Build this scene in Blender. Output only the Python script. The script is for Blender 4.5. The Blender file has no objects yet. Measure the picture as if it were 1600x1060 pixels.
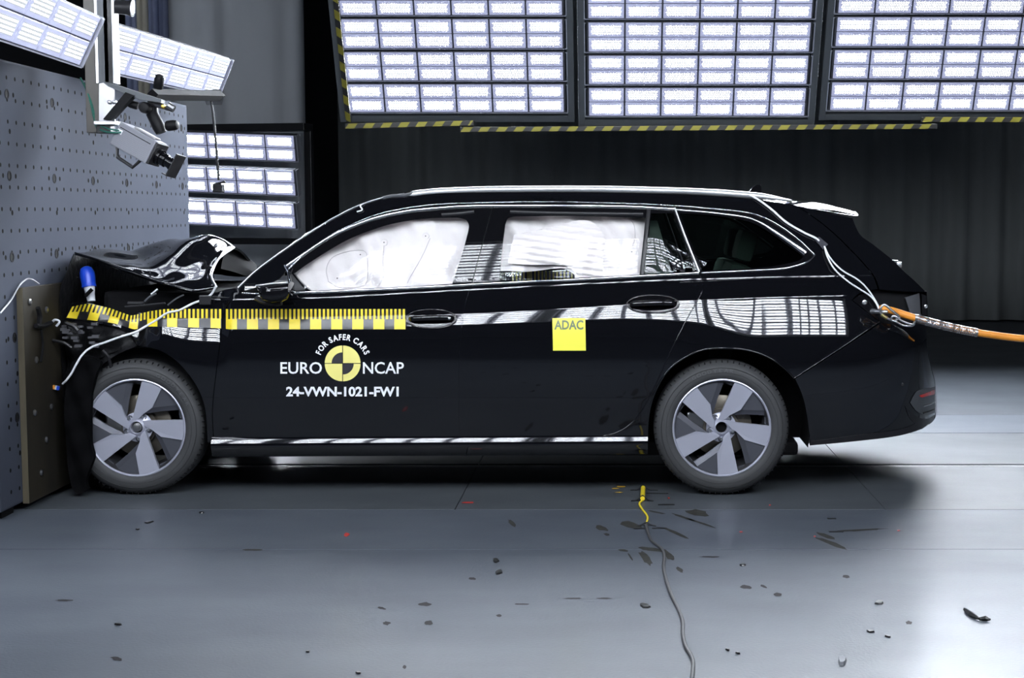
import bpy, bmesh, math, random
from mathutils import Vector, Matrix, Euler
from mathutils.geometry import delaunay_2d_cdt

# ------------------------------------------------------------------ camera, world, exposure
SC = bpy.context.scene
COL = SC.collection
PITCH = math.atan(199 / 2400.0)
CAM_H, CAM_D = 1.405, 7.5
cam_data = bpy.data.cameras.new('camera')
cam = bpy.data.objects.new('camera', cam_data)
COL.objects.link(cam)
cam.location = (0, -CAM_D, CAM_H)
cam.rotation_euler = (math.pi / 2 - PITCH, 0, 0)
cam_data.sensor_width = 36
cam_data.lens = 54
cam_data.shift_x = -155 / 1600
cam_data.clip_end = 200
SC.camera = cam
SC.view_settings.view_transform = 'Standard'
SC.view_settings.look = 'None'
SC.view_settings.gamma = 1
SC.view_settings.use_curve_mapping = False
SC.view_settings.exposure = 0.0
world = bpy.data.worlds.new('world')
SC.world = world
world.use_nodes = True
world.node_tree.nodes['Background'].inputs[0].default_value = (0.5, 0.6, 0.8, 1)
world.node_tree.nodes['Background'].inputs[1].default_value = 0.03  # even ambient fill without a source, raised to lift the dim drapes
SC.cycles.use_denoising = True
SC.cycles.use_light_tree = True
SC.cycles.sample_clamp_indirect = 6.0
SC.cycles.max_bounces = 8
SC.cycles.transparent_max_bounces = 12
LED_FAR, LED_NEAR, LED_FRONT = 370.0, 145.0, 30.0     # luminance of the LED lenses in the far, near and barrier lamps
YC = 0.95                  # centre plane of the car (its near flank is about Y = 0)

# photo measurements -> places in the room (each call names its own real depth)
_cp, _sp = math.cos(PITCH), math.sin(PITCH)
def _ray(u, v):
    a = (u - 955) / 2400; b = -(v - 530) / 2400
    return Vector((a, _cp + b * _sp, -_sp + b * _cp))
def WY(u, v, Y):
    d = _ray(u, v); t = (Y + CAM_D) / d.y
    return Vector((d.x * t, Y, CAM_H + d.z * t))
def WX(u, v, X):
    d = _ray(u, v); t = X / d.x
    return Vector((X, -CAM_D + d.y * t, CAM_H + d.z * t))
def WZ(u, v, Z=0.0):
    d = _ray(u, v); t = (Z - CAM_H) / d.z
    return Vector((d.x * t, -CAM_D + d.y * t, Z))

# ------------------------------------------------------------------ materials
MATS = {}
def mat(name, col=(.5, .5, .5), rough=.5, metal=0., spec=.5, noise=None, bump=None, emit=None, coat=0.):
    if name in MATS: return MATS[name]
    m = bpy.data.materials.new(name); m.use_nodes = True
    nt = m.node_tree; b = nt.nodes['Principled BSDF']
    b.inputs['Base Color'].default_value = (*col, 1)
    b.inputs['Roughness'].default_value = rough
    b.inputs['Metallic'].default_value = metal
    b.inputs['Specular IOR Level'].default_value = spec
    b.inputs['Coat Weight'].default_value = coat
    tc = nt.nodes.new('ShaderNodeTexCoord')
    if noise:                     # (scale, amount, second colour)
        n = nt.nodes.new('ShaderNodeTexNoise'); n.inputs['Scale'].default_value = noise[0]
        n.inputs['Detail'].default_value = 6
        mp = nt.nodes.new('ShaderNodeMapping')
        if len(noise) > 3: mp.inputs['Scale'].default_value = noise[3]
        nt.links.new(tc.outputs['Object'], mp.inputs[0]); nt.links.new(mp.outputs[0], n.inputs['Vector'])
        r = nt.nodes.new('ShaderNodeValToRGB')
        r.color_ramp.elements[0].position = .5 - noise[1]; r.color_ramp.elements[1].position = .5 + noise[1]
        r.color_ramp.elements[0].color = (*col, 1); r.color_ramp.elements[1].color = (*noise[2], 1)
        nt.links.new(n.outputs['Fac'], r.inputs[0]); nt.links.new(r.outputs[0], b.inputs['Base Color'])
    if bump:                      # (scale, strength, distance)
        n = nt.nodes.new('ShaderNodeTexNoise'); n.inputs['Scale'].default_value = bump[0]
        n.inputs['Detail'].default_value = 3
        nt.links.new(tc.outputs['Object'], n.inputs['Vector'])
        bp = nt.nodes.new('ShaderNodeBump'); bp.inputs['Strength'].default_value = bump[1]
        bp.inputs['Distance'].default_value = bump[2]
        nt.links.new(n.outputs['Fac'], bp.inputs['Height']); nt.links.new(bp.outputs[0], b.inputs['Normal'])
    if emit:
        b.inputs['Emission Color'].default_value = (*emit[0], 1); b.inputs['Emission Strength'].default_value = emit[1]
    MATS[name] = m
    return m

def glass_mat(name, tint):
    if name in MATS: return MATS[name]
    m = bpy.data.materials.new(name); m.use_nodes = True
    nt = m.node_tree; nt.nodes.clear()
    o = nt.nodes.new('ShaderNodeOutputMaterial'); mix = nt.nodes.new('ShaderNodeMixShader')
    t = nt.nodes.new('ShaderNodeBsdfTransparent'); t.inputs[0].default_value = (*tint, 1)
    g = nt.nodes.new('ShaderNodeBsdfGlossy'); g.inputs['Roughness'].default_value = .01
    f = nt.nodes.new('ShaderNodeFresnel'); f.inputs[0].default_value = 1.5
    nt.links.new(f.outputs[0], mix.inputs[0]); nt.links.new(t.outputs[0], mix.inputs[1])
    nt.links.new(g.outputs[0], mix.inputs[2]); nt.links.new(mix.outputs[0], o.inputs[0])
    MATS[name] = m
    return m

def led_mat(name, power):
    m = bpy.data.materials.new(name); m.use_nodes = True
    nt = m.node_tree; nt.nodes.clear()
    L = nt.links.new
    o = nt.nodes.new('ShaderNodeOutputMaterial'); e = nt.nodes.new('ShaderNodeEmission')
    uv = nt.nodes.new('ShaderNodeUVMap'); sx = nt.nodes.new('ShaderNodeSeparateXYZ')
    L(uv.outputs[0], sx.inputs[0])
    def M(op, a, b=None):
        n = nt.nodes.new('ShaderNodeMath'); n.operation = op
        for i, x in enumerate((a, b)):
            if x is None: continue
            if isinstance(x, (int, float)): n.inputs[i].default_value = x
            else: L(x, n.inputs[i])
        return n.outputs[0]
    row = M('FLOOR', sx.outputs[1])
    half = M('MULTIPLY', M('MODULO', row, 2.0), 0.5)
    fx = M('SUBTRACT', M('FRACT', M('ADD', sx.outputs[0], half)), .5)
    fy = M('SUBTRACT', M('FRACT', sx.outputs[1]), .5)
    d = M('SQRT', M('ADD', M('MULTIPLY', fx, fx), M('MULTIPLY', fy, fy)))
    mr = nt.nodes.new('ShaderNodeMapRange'); L(d, mr.inputs[0])
    mr.inputs[1].default_value = .205; mr.inputs[2].default_value = .25
    mr.inputs[3].default_value = power; mr.inputs[4].default_value = .75
    L(mr.outputs[0], e.inputs[1]); e.inputs[0].default_value = (.86, .92, 1, 1)
    L(e.outputs[0], o.inputs[0])
    return m

PAINT = mat('black_paint', (.003, .0032, .0045), .035, spec=.9)
PAINT_CRUSH = mat('black_paint_crumpled', (.003, .0032, .0045), .05, spec=.55, bump=(9, .12, .05))
GLOSSBLK = mat('gloss_black', (.004, .004, .005), .04, spec=.5)
SATIN = mat('satin_black_plastic', (.012, .012, .014), .38, spec=.4)
MATTE = mat('matte_black', (.006, .006, .007), .85, spec=.15)
MATTEB = mat('torn_black_plastic', (.006, .006, .007), .5, spec=.25, bump=(24, .5, .02))
RUBBER = mat('tyre_rubber', (.042, .043, .045), .62, spec=.35, bump=(70, .15, .003))
CHROME = mat('chrome', (.82, .83, .85), .12, 1.)
SATCHR = mat('satin_aluminium', (.62, .63, .66), .3, 1.)
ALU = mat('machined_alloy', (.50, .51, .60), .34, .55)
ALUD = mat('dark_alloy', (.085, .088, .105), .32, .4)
STEEL = mat('brushed_steel', (.35, .35, .36), .35, 1., bump=(60, .1, .004))
ROTOR = mat('brake_rotor', (.20, .18, .15), .45, 1.)
GREYFRAME = mat('grey_steel_frame', (.075, .083, .092), .5, .1)
HOUSING = mat('lamp_housing', (.05, .053, .062), .5, .2)
RIM = mat('lamp_rim', (.45, .46, .52), .35, .6)
LENS = mat('lamp_cover', (.35, .36, .45), .3, emit=((.62, .66, 1.0), .36))
LED = led_mat('led_lens_far', LED_FAR); LEDN = led_mat('led_lens_near', LED_NEAR); LEDB = led_mat('led_lens_barrier', LED_FRONT)
YELLOW = mat('marking_yellow', (.80, .62, .03), .4)
HAZY = mat('hazard_yellow', (.20, .175, .012), .55)
HAZB = mat('hazard_black', (.008, .008, .008), .5)
TAPEB = mat('tape_black', (.02, .02, .022), .22)
WHITE = mat('white_print', (.85, .86, .9), .5)
PALEY = mat('pale_yellow_print', (.84, .76, .24), .45)
STICKY = mat('sticker_yellow', (.86, .80, .09), .4)
STICKG = mat('sticker_grey_letters', (.17, .21, .12), .5)
DARKG = mat('dark_grey_print', (.035, .033, .04), .4)
BAG = mat('airbag_fabric', (.80, .74, .75), .75, spec=.2, bump=(14, .25, .03))
SEAM = mat('airbag_seam', (.55, .50, .52), .8)
BARRIER = mat('barrier_paint', (.050, .057, .078), .75, spec=.06, noise=(1.3, .35, (.065, .073, .096)))
PLY = mat('plywood', (.034, .028, .018), .7, spec=.2, noise=(3.5, .22, (.014, .0125, .0098), (1, 1, .35)), bump=(40, .1, .003))
PLYE = mat('plywood_edge', (.11, .093, .058), .7, noise=(20, .3, (.06, .05, .032), (1, .2, .2)))
HOLE = mat('hole_black', (.004, .004, .004), .9, spec=.1)
CABLEW = mat('white_cable', (.8, .82, .86), .4)
ORANGE = mat('orange_hose', (.78, .30, .035), .5, noise=(8, .3, (.62, .22, .02)))
CAMGREY = mat('camera_grey', (.19, .195, .225), .5)
GREENW = mat('green_wire', (.02, .12, .09), .5)
BLUE = mat('blue_plastic', (.01, .06, .55), .35)
WHITEP = mat('white_plastic', (.62, .64, .68), .4)
REDP = mat('red_plastic', (.5, .015, .012), .2)
GLASS = glass_mat('clear_glass', (.93, .95, .94))
TINT = glass_mat('tinted_glass', (.20, .25, .23))
def shade_green(): return mat('seat_fabric', (.16, .19, .17), .8)

# ------------------------------------------------------------------ object helpers
def put(o, parent=None, pm=None):
    COL.objects.link(o)
    if parent is not None:
        o.parent = parent
        if pm is not None: o.matrix_parent_inverse = pm.inverted()
    return o
def tag(o, label=None, cat=None, group=None, kind=None):
    if label: o['label'] = label
    if cat: o['category'] = cat
    if group: o['group'] = group
    if kind: o['kind'] = kind
    return o
ROOTM = {}
def thing(name, loc, label, cat, group=None):
    o = bpy.data.objects.new(name, None); o.empty_display_size = .1
    COL.objects.link(o); o.location = loc
    ROOTM[o.name] = Matrix.Translation(loc)
    return tag(o, label, cat, group)
def worldm(p):
    """world matrix of a parent that was built with world coordinates"""
    if p is None: return None
    return ROOTM.get(p.name, Matrix.Identity(4))

class MB:
    def __init__(s): s.v = []; s.f = []; s.m = []; s.n = {}
    def add(s, vs, fs, mi=0):
        k = len(s.v); s.v += [Vector(x) for x in vs]
        s.f += [tuple(i + k for i in f) for f in fs]; s.m += [mi] * len(fs)
        return k
    def box(s, a, b, M=None, mi=0):
        (x0, y0, z0), (x1, y1, z1) = a, b
        P = [Vector(p) for p in ((x0,y0,z0),(x1,y0,z0),(x1,y1,z0),(x0,y1,z0),(x0,y0,z1),(x1,y0,z1),(x1,y1,z1),(x0,y1,z1))]
        if M is not None: P = [M @ p for p in P]
        s.add(P, [(0,3,2,1),(4,5,6,7),(0,1,5,4),(1,2,6,5),(2,3,7,6),(3,0,4,7)], mi)
    def bbox(s, a, b, w, M=None, mi=0):
        """box with chamfered edges"""
        bm = bmesh.new(); bmesh.ops.create_cube(bm, size=1)
        for v in bm.verts:
            v.co = Vector([(a[i] + b[i]) / 2 + v.co[i] * (b[i] - a[i]) for i in range(3)])
        bmesh.ops.bevel(bm, geom=bm.edges[:], offset=w, segments=2, profile=.6, affect='EDGES')
        P = [v.co.copy() for v in bm.verts]; bm.verts.index_update()
        if M is not None: P = [M @ p for p in P]
        s.add(P, [tuple(v.index for v in f.verts) for f in bm.faces], mi); bm.free()
    def tube(s, pts, r, n=8, mi=0, cap=True, flat=None):
        pts = [Vector(p) for p in pts]; k = len(pts)
        rs = r if isinstance(r, (list, tuple)) else [r] * k
        up = None; rings = []
        for i, p in enumerate(pts):
            t = (pts[min(i + 1, k - 1)] - pts[max(i - 1, 0)]).normalized()
            if up is None:
                up = Vector((0, 0, 1)) if abs(t.z) < .9 else Vector((0, 1, 0))
            a = t.cross(up)
            if a.length < 1e-6: a = t.orthogonal()
            a.normalize(); b = a.cross(t).normalized(); up = b
            fl = flat or (1, 1)
            rings.append([p + rs[i] * (a * math.cos(q) * fl[0] + b * math.sin(q) * fl[1]) for q in [2 * math.pi * j / n for j in range(n)]])
        vs = [x for r_ in rings for x in r_]
        fs = [(i*n+j, i*n+(j+1)%n, (i+1)*n+(j+1)%n, (i+1)*n+j) for i in range(k-1) for j in range(n)]
        if cap: fs += [tuple(range(n))[::-1], tuple((k-1)*n + j for j in range(n))]
        s.add(vs, fs, mi)
    def lathe(s, prof, M=None, n=32, mi=0, cap=False):
        """prof: (r, h) pairs, turned about local z"""
        vs = []; k = len(prof)
        for r, h in prof:
            for j in range(n):
                q = 2 * math.pi * j / n; p = Vector((r * math.cos(q), r * math.sin(q), h))
                vs.append(M @ p if M is not None else p)
        fs = [(i*n+j, i*n+(j+1)%n, (i+1)*n+(j+1)%n, (i+1)*n+j) for i in range(k-1) for j in range(n)]
        if cap: fs += [tuple(range(n))[::-1], tuple((k-1)*n + j for j in range(n))]
        s.add(vs, fs, mi)
    def prism(s, poly, h0, h1, M=None, mi=0):
        """poly in local xy, from z=h0 to z=h1"""
        n = len(poly)
        P = [Vector((x, y, h0)) for x, y in poly] + [Vector((x, y, h1)) for x, y in poly]
        if M is not None: P = [M @ p for p in P]
        s.add(P, [tuple(range(n))[::-1], tuple(range(n, 2*n))] + [(i, (i+1)%n, n+(i+1)%n, n+i) for i in range(n)], mi)
    def grid(s, rows, mi=0, closed=False):
        R, C = len(rows), len(rows[0])
        s.add([p for r in rows for p in r],
              [(i*C+j, i*C+(j+1)%C, (i+1)*C+(j+1)%C, (i+1)*C+j) for i in range(R-1) for j in range(C if closed else C-1)], mi)
    def mesh(s, name, mats, smooth=None, recalc=True):
        me = bpy.data.meshes.new(name); me.from_pydata([tuple(v) for v in s.v], [], s.f)
        for m in (mats if isinstance(mats, (list, tuple)) else [mats]): me.materials.append(m)
        me.polygons.foreach_set('material_index', s.m)
        if recalc:
            bm = bmesh.new(); bm.from_mesh(me); bmesh.ops.recalc_face_normals(bm, faces=bm.faces[:]); bm.to_mesh(me); bm.free()
        if smooth is not None:
            me.polygons.foreach_set('use_smooth', [True] * len(me.polygons))
            if smooth < 3.1: me.set_sharp_from_angle(angle=smooth)
        me.update(); return me
    def build(s, name, mats, parent=None, smooth=None, recalc=True):
        o = bpy.data.objects.new(name, s.mesh(name, mats, smooth, recalc))
        return put(o, parent, worldm(parent) if parent else None)

def cr(pts, n=8, closed=False):
    """Catmull-Rom through points of any dimension"""
    P = [Vector(p) for p in pts]; k = len(P); out = []
    if k < 3:
        return [P[0].lerp(P[-1], i / n) for i in range(n + 1)]
    for i in range(k if closed else k - 1):
        if closed: a, b, c, d = P[(i-1)%k], P[i], P[(i+1)%k], P[(i+2)%k]
        else:
            b, c = P[i], P[i+1]
            a = P[i-1] if i else b * 2 - c
            d = P[i+2] if i + 2 < k else c * 2 - b
        for j in range(n):
            t = j / n
            out.append(.5 * ((2*b) + (c - a) * t + (2*a - 5*b + 4*c - d) * t*t + (3*b - a - 3*c + d) * t*t*t))
    if not closed: out.append(P[-1])
    return out
def patch_rows(ctrl, nu=6, nv=6):
    rows = [cr(r, nu) for r in ctrl]
    cols = [cr([r[j] for r in rows], nv) for j in range(len(rows[0]))]
    return [[cols[j][i] for j in range(len(cols))] for i in range(len(cols[0]))]
def table(tab):
    """monotone cubic interpolation"""
    xs = [a for a, _ in tab]; ys = [b for _, b in tab]; n = len(xs)
    d = [(ys[i+1] - ys[i]) / (xs[i+1] - xs[i]) for i in range(n-1)]
    m = [d[0]] + [0 if d[i-1]*d[i] <= 0 else 2*d[i-1]*d[i]/(d[i-1]+d[i]) for i in range(1, n-1)] + [d[-1]]
    def f(x):
        if x <= xs[0]: return ys[0] + m[0] * (x - xs[0]) * 0
        if x >= xs[-1]: return ys[-1]
        lo = 0
        while xs[lo+1] < x: lo += 1
        h = xs[lo+1] - xs[lo]; t = (x - xs[lo]) / h
        return ((1+2*t)*(1-t)**2*ys[lo] + t*(1-t)**2*h*m[lo] + t*t*(3-2*t)*ys[lo+1] + t*t*(t-1)*h*m[lo+1])
    return f
def rot_between(xa, ya, za, o):
    return Matrix(((xa.x, ya.x, za.x, o.x), (xa.y, ya.y, za.y, o.y), (xa.z, ya.z, za.z, o.z), (0, 0, 0, 1)))

# ------------------------------------------------------------------ the floor
def floor_mat(name, c1, c2, rough):
    m = bpy.data.materials.new(name); m.use_nodes = True
    nt = m.node_tree; b = nt.nodes['Principled BSDF']; L = nt.links.new
    g = nt.nodes.new('ShaderNodeNewGeometry')
    def noise(scale, detail, stretch=(1, 1, 1)):
        mp = nt.nodes.new('ShaderNodeMapping'); mp.inputs['Scale'].default_value = stretch
        L(g.outputs['Position'], mp.inputs[0])
        n = nt.nodes.new('ShaderNodeTexNoise'); n.inputs['Scale'].default_value = scale; n.inputs['Detail'].default_value = detail
        L(mp.outputs[0], n.inputs['Vector']); return n.outputs['Fac']
    r = nt.nodes.new('ShaderNodeValToRGB')
    r.color_ramp.elements[0].position = .3; r.color_ramp.elements[1].position = .7
    r.color_ramp.elements[0].color = (*c1, 1); r.color_ramp.elements[1].color = (*c2, 1)
    L(noise(1.4, 8, (1, 2.2, 1)), r.inputs[0])
    # scattered dark scuffs and drips
    s = nt.nodes.new('ShaderNodeValToRGB')
    s.color_ramp.elements[0].position = .70; s.color_ramp.elements[1].position = .78
    s.color_ramp.elements[0].color = (1, 1, 1, 1); s.color_ramp.elements[1].color = (.80, .79, .78, 1)
    L(noise(4.5, 5, (.6, 1.6, 1)), s.inputs[0])
    mx = nt.nodes.new('ShaderNodeMix'); mx.data_type = 'RGBA'; mx.blend_type = 'MULTIPLY'; mx.inputs[0].default_value = 1
    L(r.outputs[0], mx.inputs[6]); L(s.outputs[0], mx.inputs[7]); L(mx.outputs[2], b.inputs['Base Color'])
    rr = nt.nodes.new('ShaderNodeMapRange'); L(noise(2.2, 6), rr.inputs[0])
    rr.inputs[3].default_value = rough - .05; rr.inputs[4].default_value = rough + .07
    L(rr.outputs[0], b.inputs['Roughness'])
    bp = nt.nodes.new('ShaderNodeBump'); bp.inputs['Strength'].default_value = .16; bp.inputs['Distance'].default_value = .006
    L(noise(85, 2), bp.inputs['Height']); L(bp.outputs[0], b.inputs['Normal'])
    b.inputs['Specular IOR Level'].default_value = .3
    b.inputs['Coat Weight'].default_value = .16; b.inputs['Coat Roughness'].default_value = .18
    return m
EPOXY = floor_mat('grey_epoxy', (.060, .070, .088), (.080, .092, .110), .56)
EPOXY_DIM = floor_mat('dimmed_grey_epoxy', (.044, .051, .060), (.058, .066, .076), .56)  # far slab: darker tone of its own plus lamp falloff put into the colour
PLATE = floor_mat('steel_track_plate', (.052, .059, .067), (.074, .083, .092), .52)
SLOT = mat('slot_black', (.008, .008, .009), .6)

fl = MB(); fl.box((-10, -10, -.2), (11, 14.5, -.02))
FLOOR = tag(fl.build('floor', SLOT), kind='structure')
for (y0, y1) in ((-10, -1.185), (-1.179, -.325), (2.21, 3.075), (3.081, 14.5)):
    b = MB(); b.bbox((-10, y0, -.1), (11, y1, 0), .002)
    b.build('floor_slab', EPOXY_DIM if y0 > 3 else EPOXY, FLOOR)
for (y0, y1) in ((-.313, .90), (1.0, 2.198)):
    for k in range(-4, 6):
        x0 = -.74 + 2.04 * k
        b = MB(); b.bbox((x0 + .002, y0, -.1), (x0 + 2.038, y1, -.001), .002)
        b.build('track_plate', PLATE, FLOOR)
b = MB(); b.box((-10, .925, -.1), (11, .94, -.004)); b.box((-10, .96, -.1), (11, .975, -.004))
b.build('tow_rail', STEEL, FLOOR)

# worn patches in the floor paint: outlines measured on the floor
def blob(cu, cv, du, dv, ang, seed, n=14):
    R = random.Random(seed); pts = []
    for i in range(n):
        q = 2 * math.pi * i / n; r = .75 + .4 * R.random()
        x, y = du * math.cos(q) * r, dv * math.sin(q) * r
        pts.append(WZ(cu + x * math.cos(ang) - y * math.sin(ang), cv + x * math.sin(ang) + y * math.cos(ang)))
    return pts
STAIN = mat('scuffed_floor', (.022, .021, .018), .8, spec=.1, noise=(30, .3, (.05, .05, .045)))
STAIN2 = mat('oil_spot', (.02, .019, .02), .7, spec=.1)
stains = [(985, 821, 17, 5, .2, 0), (1090, 802, 19, 5, .15, 0), (940, 826, 10, 4, .3, 0), (948, 836, 5, 2, .2, 0),
          (1059, 835, 23, 2.5, .42, 0), (1068, 809, 20, 1.5, .3, 0), (1095, 818, 24, 1.5, .32, 0), (1025, 801, 16, 1.4, .2, 0),
          (1009, 873, 14, 6, .85, 0), (1044, 868, 13, 5, .7, 0), (1062, 891, 7, 3, .7, 0), (1018, 859, 22, 3, .1, 0), (974, 861, 8, 2, .1, 0),
          (1290, 838, 17, 3, .3, 0), (1300, 850, 28, 3, .35, 0), (1345, 829, 40, 1.5, -.05, 0), (985, 871, 8, 1.5, 1., 0),
          (1165, 918, 10, 3, .1, 1), (1215, 930, 7, 3, .1, 1), (1193, 917, 6, 2, .4, 1), (664, 945, 10, 3, 0, 1), (670, 974, 7, 4, 0, 1),
          (604, 975, 6, 3, 0, 1), (596, 951, 7, 2, .2, 1), (100, 939, 14, 1.4, 0, 1), (182, 1030, 9, 3, .2, 1), (1322, 902, 6, 2.5, .2, 1),
          (1420, 974, 5, 3, 0, 1), (816, 945, 14, 1.2, 0, 1), (895, 936, 15, 1.2, 0, 1), (945, 936, 13, 1.2, 0, 1), (1110, 871, 18, 1.3, 0, 1),
          (780, 963, 5, 2, 0, 1), (738, 905, 6, 2, .1, 1), (632, 1043, 3, 3, 0, 1), (395, 860, 16, 1.5, 0, 0), (800, 818, 8, 3, .7, 0)]
for i, (u, v, du, dv, a, k) in enumerate(stains):
    P = blob(u, v, du, dv, a, i); b = MB()
    b.add([p + Vector((0, 0, .0012)) for p in P], [tuple(range(len(P)))])
    b.build('paint_scuff', (STAIN, STAIN2)[k], FLOOR)

# ------------------------------------------------------------------ back of the hall: drapes
def drape(name, x0, x1, y, z0, z1, m, amp, pitch, seed, label, yaw=0., flare=0.):
    R = random.Random(seed); n = int((x1 - x0) / (pitch / 8)); rows = []
    ph = [R.uniform(0, 6.28) for _ in range(5)]
    for k in range(9):
        t = k / 8; z = z0 + (z1 - z0) * t; r = []
        for i in range(n + 1):
            x = x0 + (x1 - x0) * i / n
            w = amp * (math.sin(x * 6.283 / pitch + ph[0] + .8 * math.sin(x * 1.7 + ph[1])) + .5 * math.sin(x * 6.283 / pitch * 1.73 + ph[2]))
            xx = x + flare * t * (x1 - x)
            r.append(Vector((xx, y + w * (1 - .25 * t) + yaw * (x - x0), z)))
        rows.append(r)
    b = MB(); b.grid(rows)
    o = b.build(name, m, None, smooth=3.2, recalc=False)
    md = o.modifiers.new('thickness', 'SOLIDIFY'); md.thickness = .012
    return tag(o, label, 'curtain')
DRAPE = mat('charcoal_drape', (.24, .255, .255), .9, spec=.1, noise=(2, .4, (.18, .192, .195), (3, 1, .3)))
DRAPEL = mat('grey_drape', (.50, .52, .55), .9, spec=.1)
wb = MB(); wb.box((-10, 13.2, 0), (11, 13.4, 9))
tag(wb.build('wall_back', mat('dark_wall', (.012, .013, .016), .9)), kind='structure')
wl = MB(); wl.box((-10.2, -2, 0), (-10, 13.2, 9))
tag(wl.build('wall_left', mat('dark_wall', (.012, .013, .016), .9)), kind='structure')
drape('stage_curtain', WY(532, 500, 12.1).x, 10.5, 12.15, .02, 8.5, DRAPE, .05, .42, 3, 'charcoal floor-length stage curtain hanging behind the car')
b0 = WY(270, 300, 8.4).x; b1 = WY(478, 300, 8.4).x
drape('pale_curtain', b0, b1, 8.4, .02, 8.5, DRAPEL, .07, .6, 8, 'pale grey hanging drape behind the lamp bank and the barrier')

# cloth panels in beige and blue at the top left
b = MB(); cols = []
xs = [WY(u, 20, 9.2).x for u in (196, 213, 231, 247, 264)]
z0, z1 = WY(230, 66, 9.2).z, 6.5
for k in range(4):
    r = [[Vector((xs[k] + (xs[k+1] - xs[k]) * i / 6, 9.2 + .03 * math.sin((k * 6 + i) * 1.1), z)) for i in range(7)] for z in (z0 - .9, z1)]
    b.grid(r, mi=k % 2 if k < 3 else 0)
o = b.build('cloth_banner', [mat('banner_blue', (.30, .34, .52), .9), mat('banner_beige', (.6, .56, .46), .9)], None, smooth=3.2, recalc=False)
o.modifiers.new('thickness', 'SOLIDIFY').thickness = .008
tag(o, 'blue and beige striped cloth banner hanging above the barrier', 'banner')

# ------------------------------------------------------------------ LED lamps
MW, MH = .286, .119
def module_mesh(led):
    b = MB()
    b.bbox((-MW/2, -MH/2, 0), (MW/2, MH/2, .012), .004)
    a, c = .116, .038
    k = b.add([(-a, -c, .0135), (a, -c, .0135), (a, c, .0135), (-a, c, .0135)], [(0, 1, 2, 3)], 1)
    me = b.mesh('led_module', [LENS, led], recalc=False)
    uvl = me.uv_layers.new(name='UVMap'); UV = [(0, 0), (12, 0), (12, 4), (0, 4)]
    p = me.polygons[-1]
    for j, li in enumerate(p.loop_indices): uvl.data[li].uv = UV[j]
    return me
MODULE = {'far': module_mesh(LED), 'near': module_mesh(LEDN), 'barrier': module_mesh(LEDB)}
def housing_mesh():
    b = MB(); w, h = .91, .128
    b.bbox((-w, -h, -.07), (w, h, -.002), .006)
    for x in (-w - .016, w + .016):                       # end brackets, a thin bright loop
        b.box((x - .004, -h, -.05), (x + .004, h, .02), mi=1)
        b.box((min(x, x * .988), -h, .012), (max(x, x * .988), -h + .008, .02), mi=1)
        b.box((min(x, x * .988), h - .008, .012), (max(x, x * .988), h, .02), mi=1)
    b.box((-w - .016, -h - .006, -.01), (w + .016, -h, .016), mi=1)
    for k in range(-4, 5): b.box((k * .2 - .004, -h + .01, -.11), (k * .2 + .004, h - .01, -.07))
    return b.mesh('lamp_row', [HOUSING, RIM])
LAMPROW = housing_mesh()
def add_modules(root, rig):
    for r in (0, 1):
        for c in range(6):
            m = bpy.data.objects.new('led_module', MODULE[rig]); COL.objects.link(m); m.parent = root
            m.location = ((c - 2.5) * .3, (r - .5) * .1255, 0)
def fixture(name, M, parent=None, rig='far'):
    o = bpy.data.objects.new(name, LAMPROW); COL.objects.link(o)
    if parent: o.parent = parent; o.matrix_parent_inverse = Matrix.Identity(4)
    o.matrix_basis = M
    add_modules(o, rig); return o

PW = .955                                          # half width of a panel frame
def light_panel(M, rows, label, group, rig='far'):
    root = bpy.data.objects.new('light_panel', None); root.empty_display_size = .2
    COL.objects.link(root); root.matrix_basis = M
    tag(root, label, 'light panel', group)
    hgt = .10 + rows * .283
    b = MB()
    for x in (-PW, PW): b.bbox((x - .028, 0, -.06), (x + .028, hgt + .1, .0), .004)
    for z in (0, hgt + .05): b.bbox((-PW, z, -.058), (PW, z + .055, -.002), .004)
    for x in (-.5, .5): b.box((x - .02, 0, -.16), (x + .02, hgt, -.12))
    f = b.mesh('panel_frame', [GREYFRAME]); fo = bpy.data.objects.new('panel_frame', f); COL.objects.link(fo); fo.parent = root
    for k in range(rows):
        fixture('lamp_row', Matrix.Translation((0, .215 + k * .283, -.012)), root, rig)
    return root
TILT = math.radians(28)
def panel_m(x, y, z, far=True):
    s = -1 if far else 1                            # far rig faces the camera side, the near rig faces away
    tl = TILT if far else math.radians(14)
    zn = Vector((0, s * math.cos(tl), -math.sin(tl)))
    up = Vector((0, s * math.sin(tl), math.cos(tl)))
    xa = up.cross(zn)
    return rot_between(xa, up, zn, Vector((x, y, z)))
PX = (WY(715, 190, 5.5).x, WY(1088, 197, 5.42).x, WY(1462, 190, 5.5).x)
for x, y, z, nm in ((PX[0], 5.5, WY(700, 191, 5.5).z, 'left'), (PX[1], 5.42, WY(1088, 197, 5.42).z, 'middle'), (PX[2], 5.5, WY(1462, 188, 5.5).z, 'right')):
    light_panel(panel_m(x, y, z), 12, nm + 'most bank of white LED lamp rows above the car' if nm != 'middle' else 'middle bank of white LED lamp rows above the car roof', 'lamp banks behind the car')  # upper rows rise out of view, added for more light on the scene
NZ = 2.05
for x, nm in ((-3.525, 'front wheel'), (-1.555, 'front door'), (.415, 'rear door'), (2.385, 'tail')):
    light_panel(panel_m(x, -3.45, NZ, False), 6, 'LED lamp bank mirrored in the black flank, opposite the ' + nm, 'lamp banks in front of the car', 'near')

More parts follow.
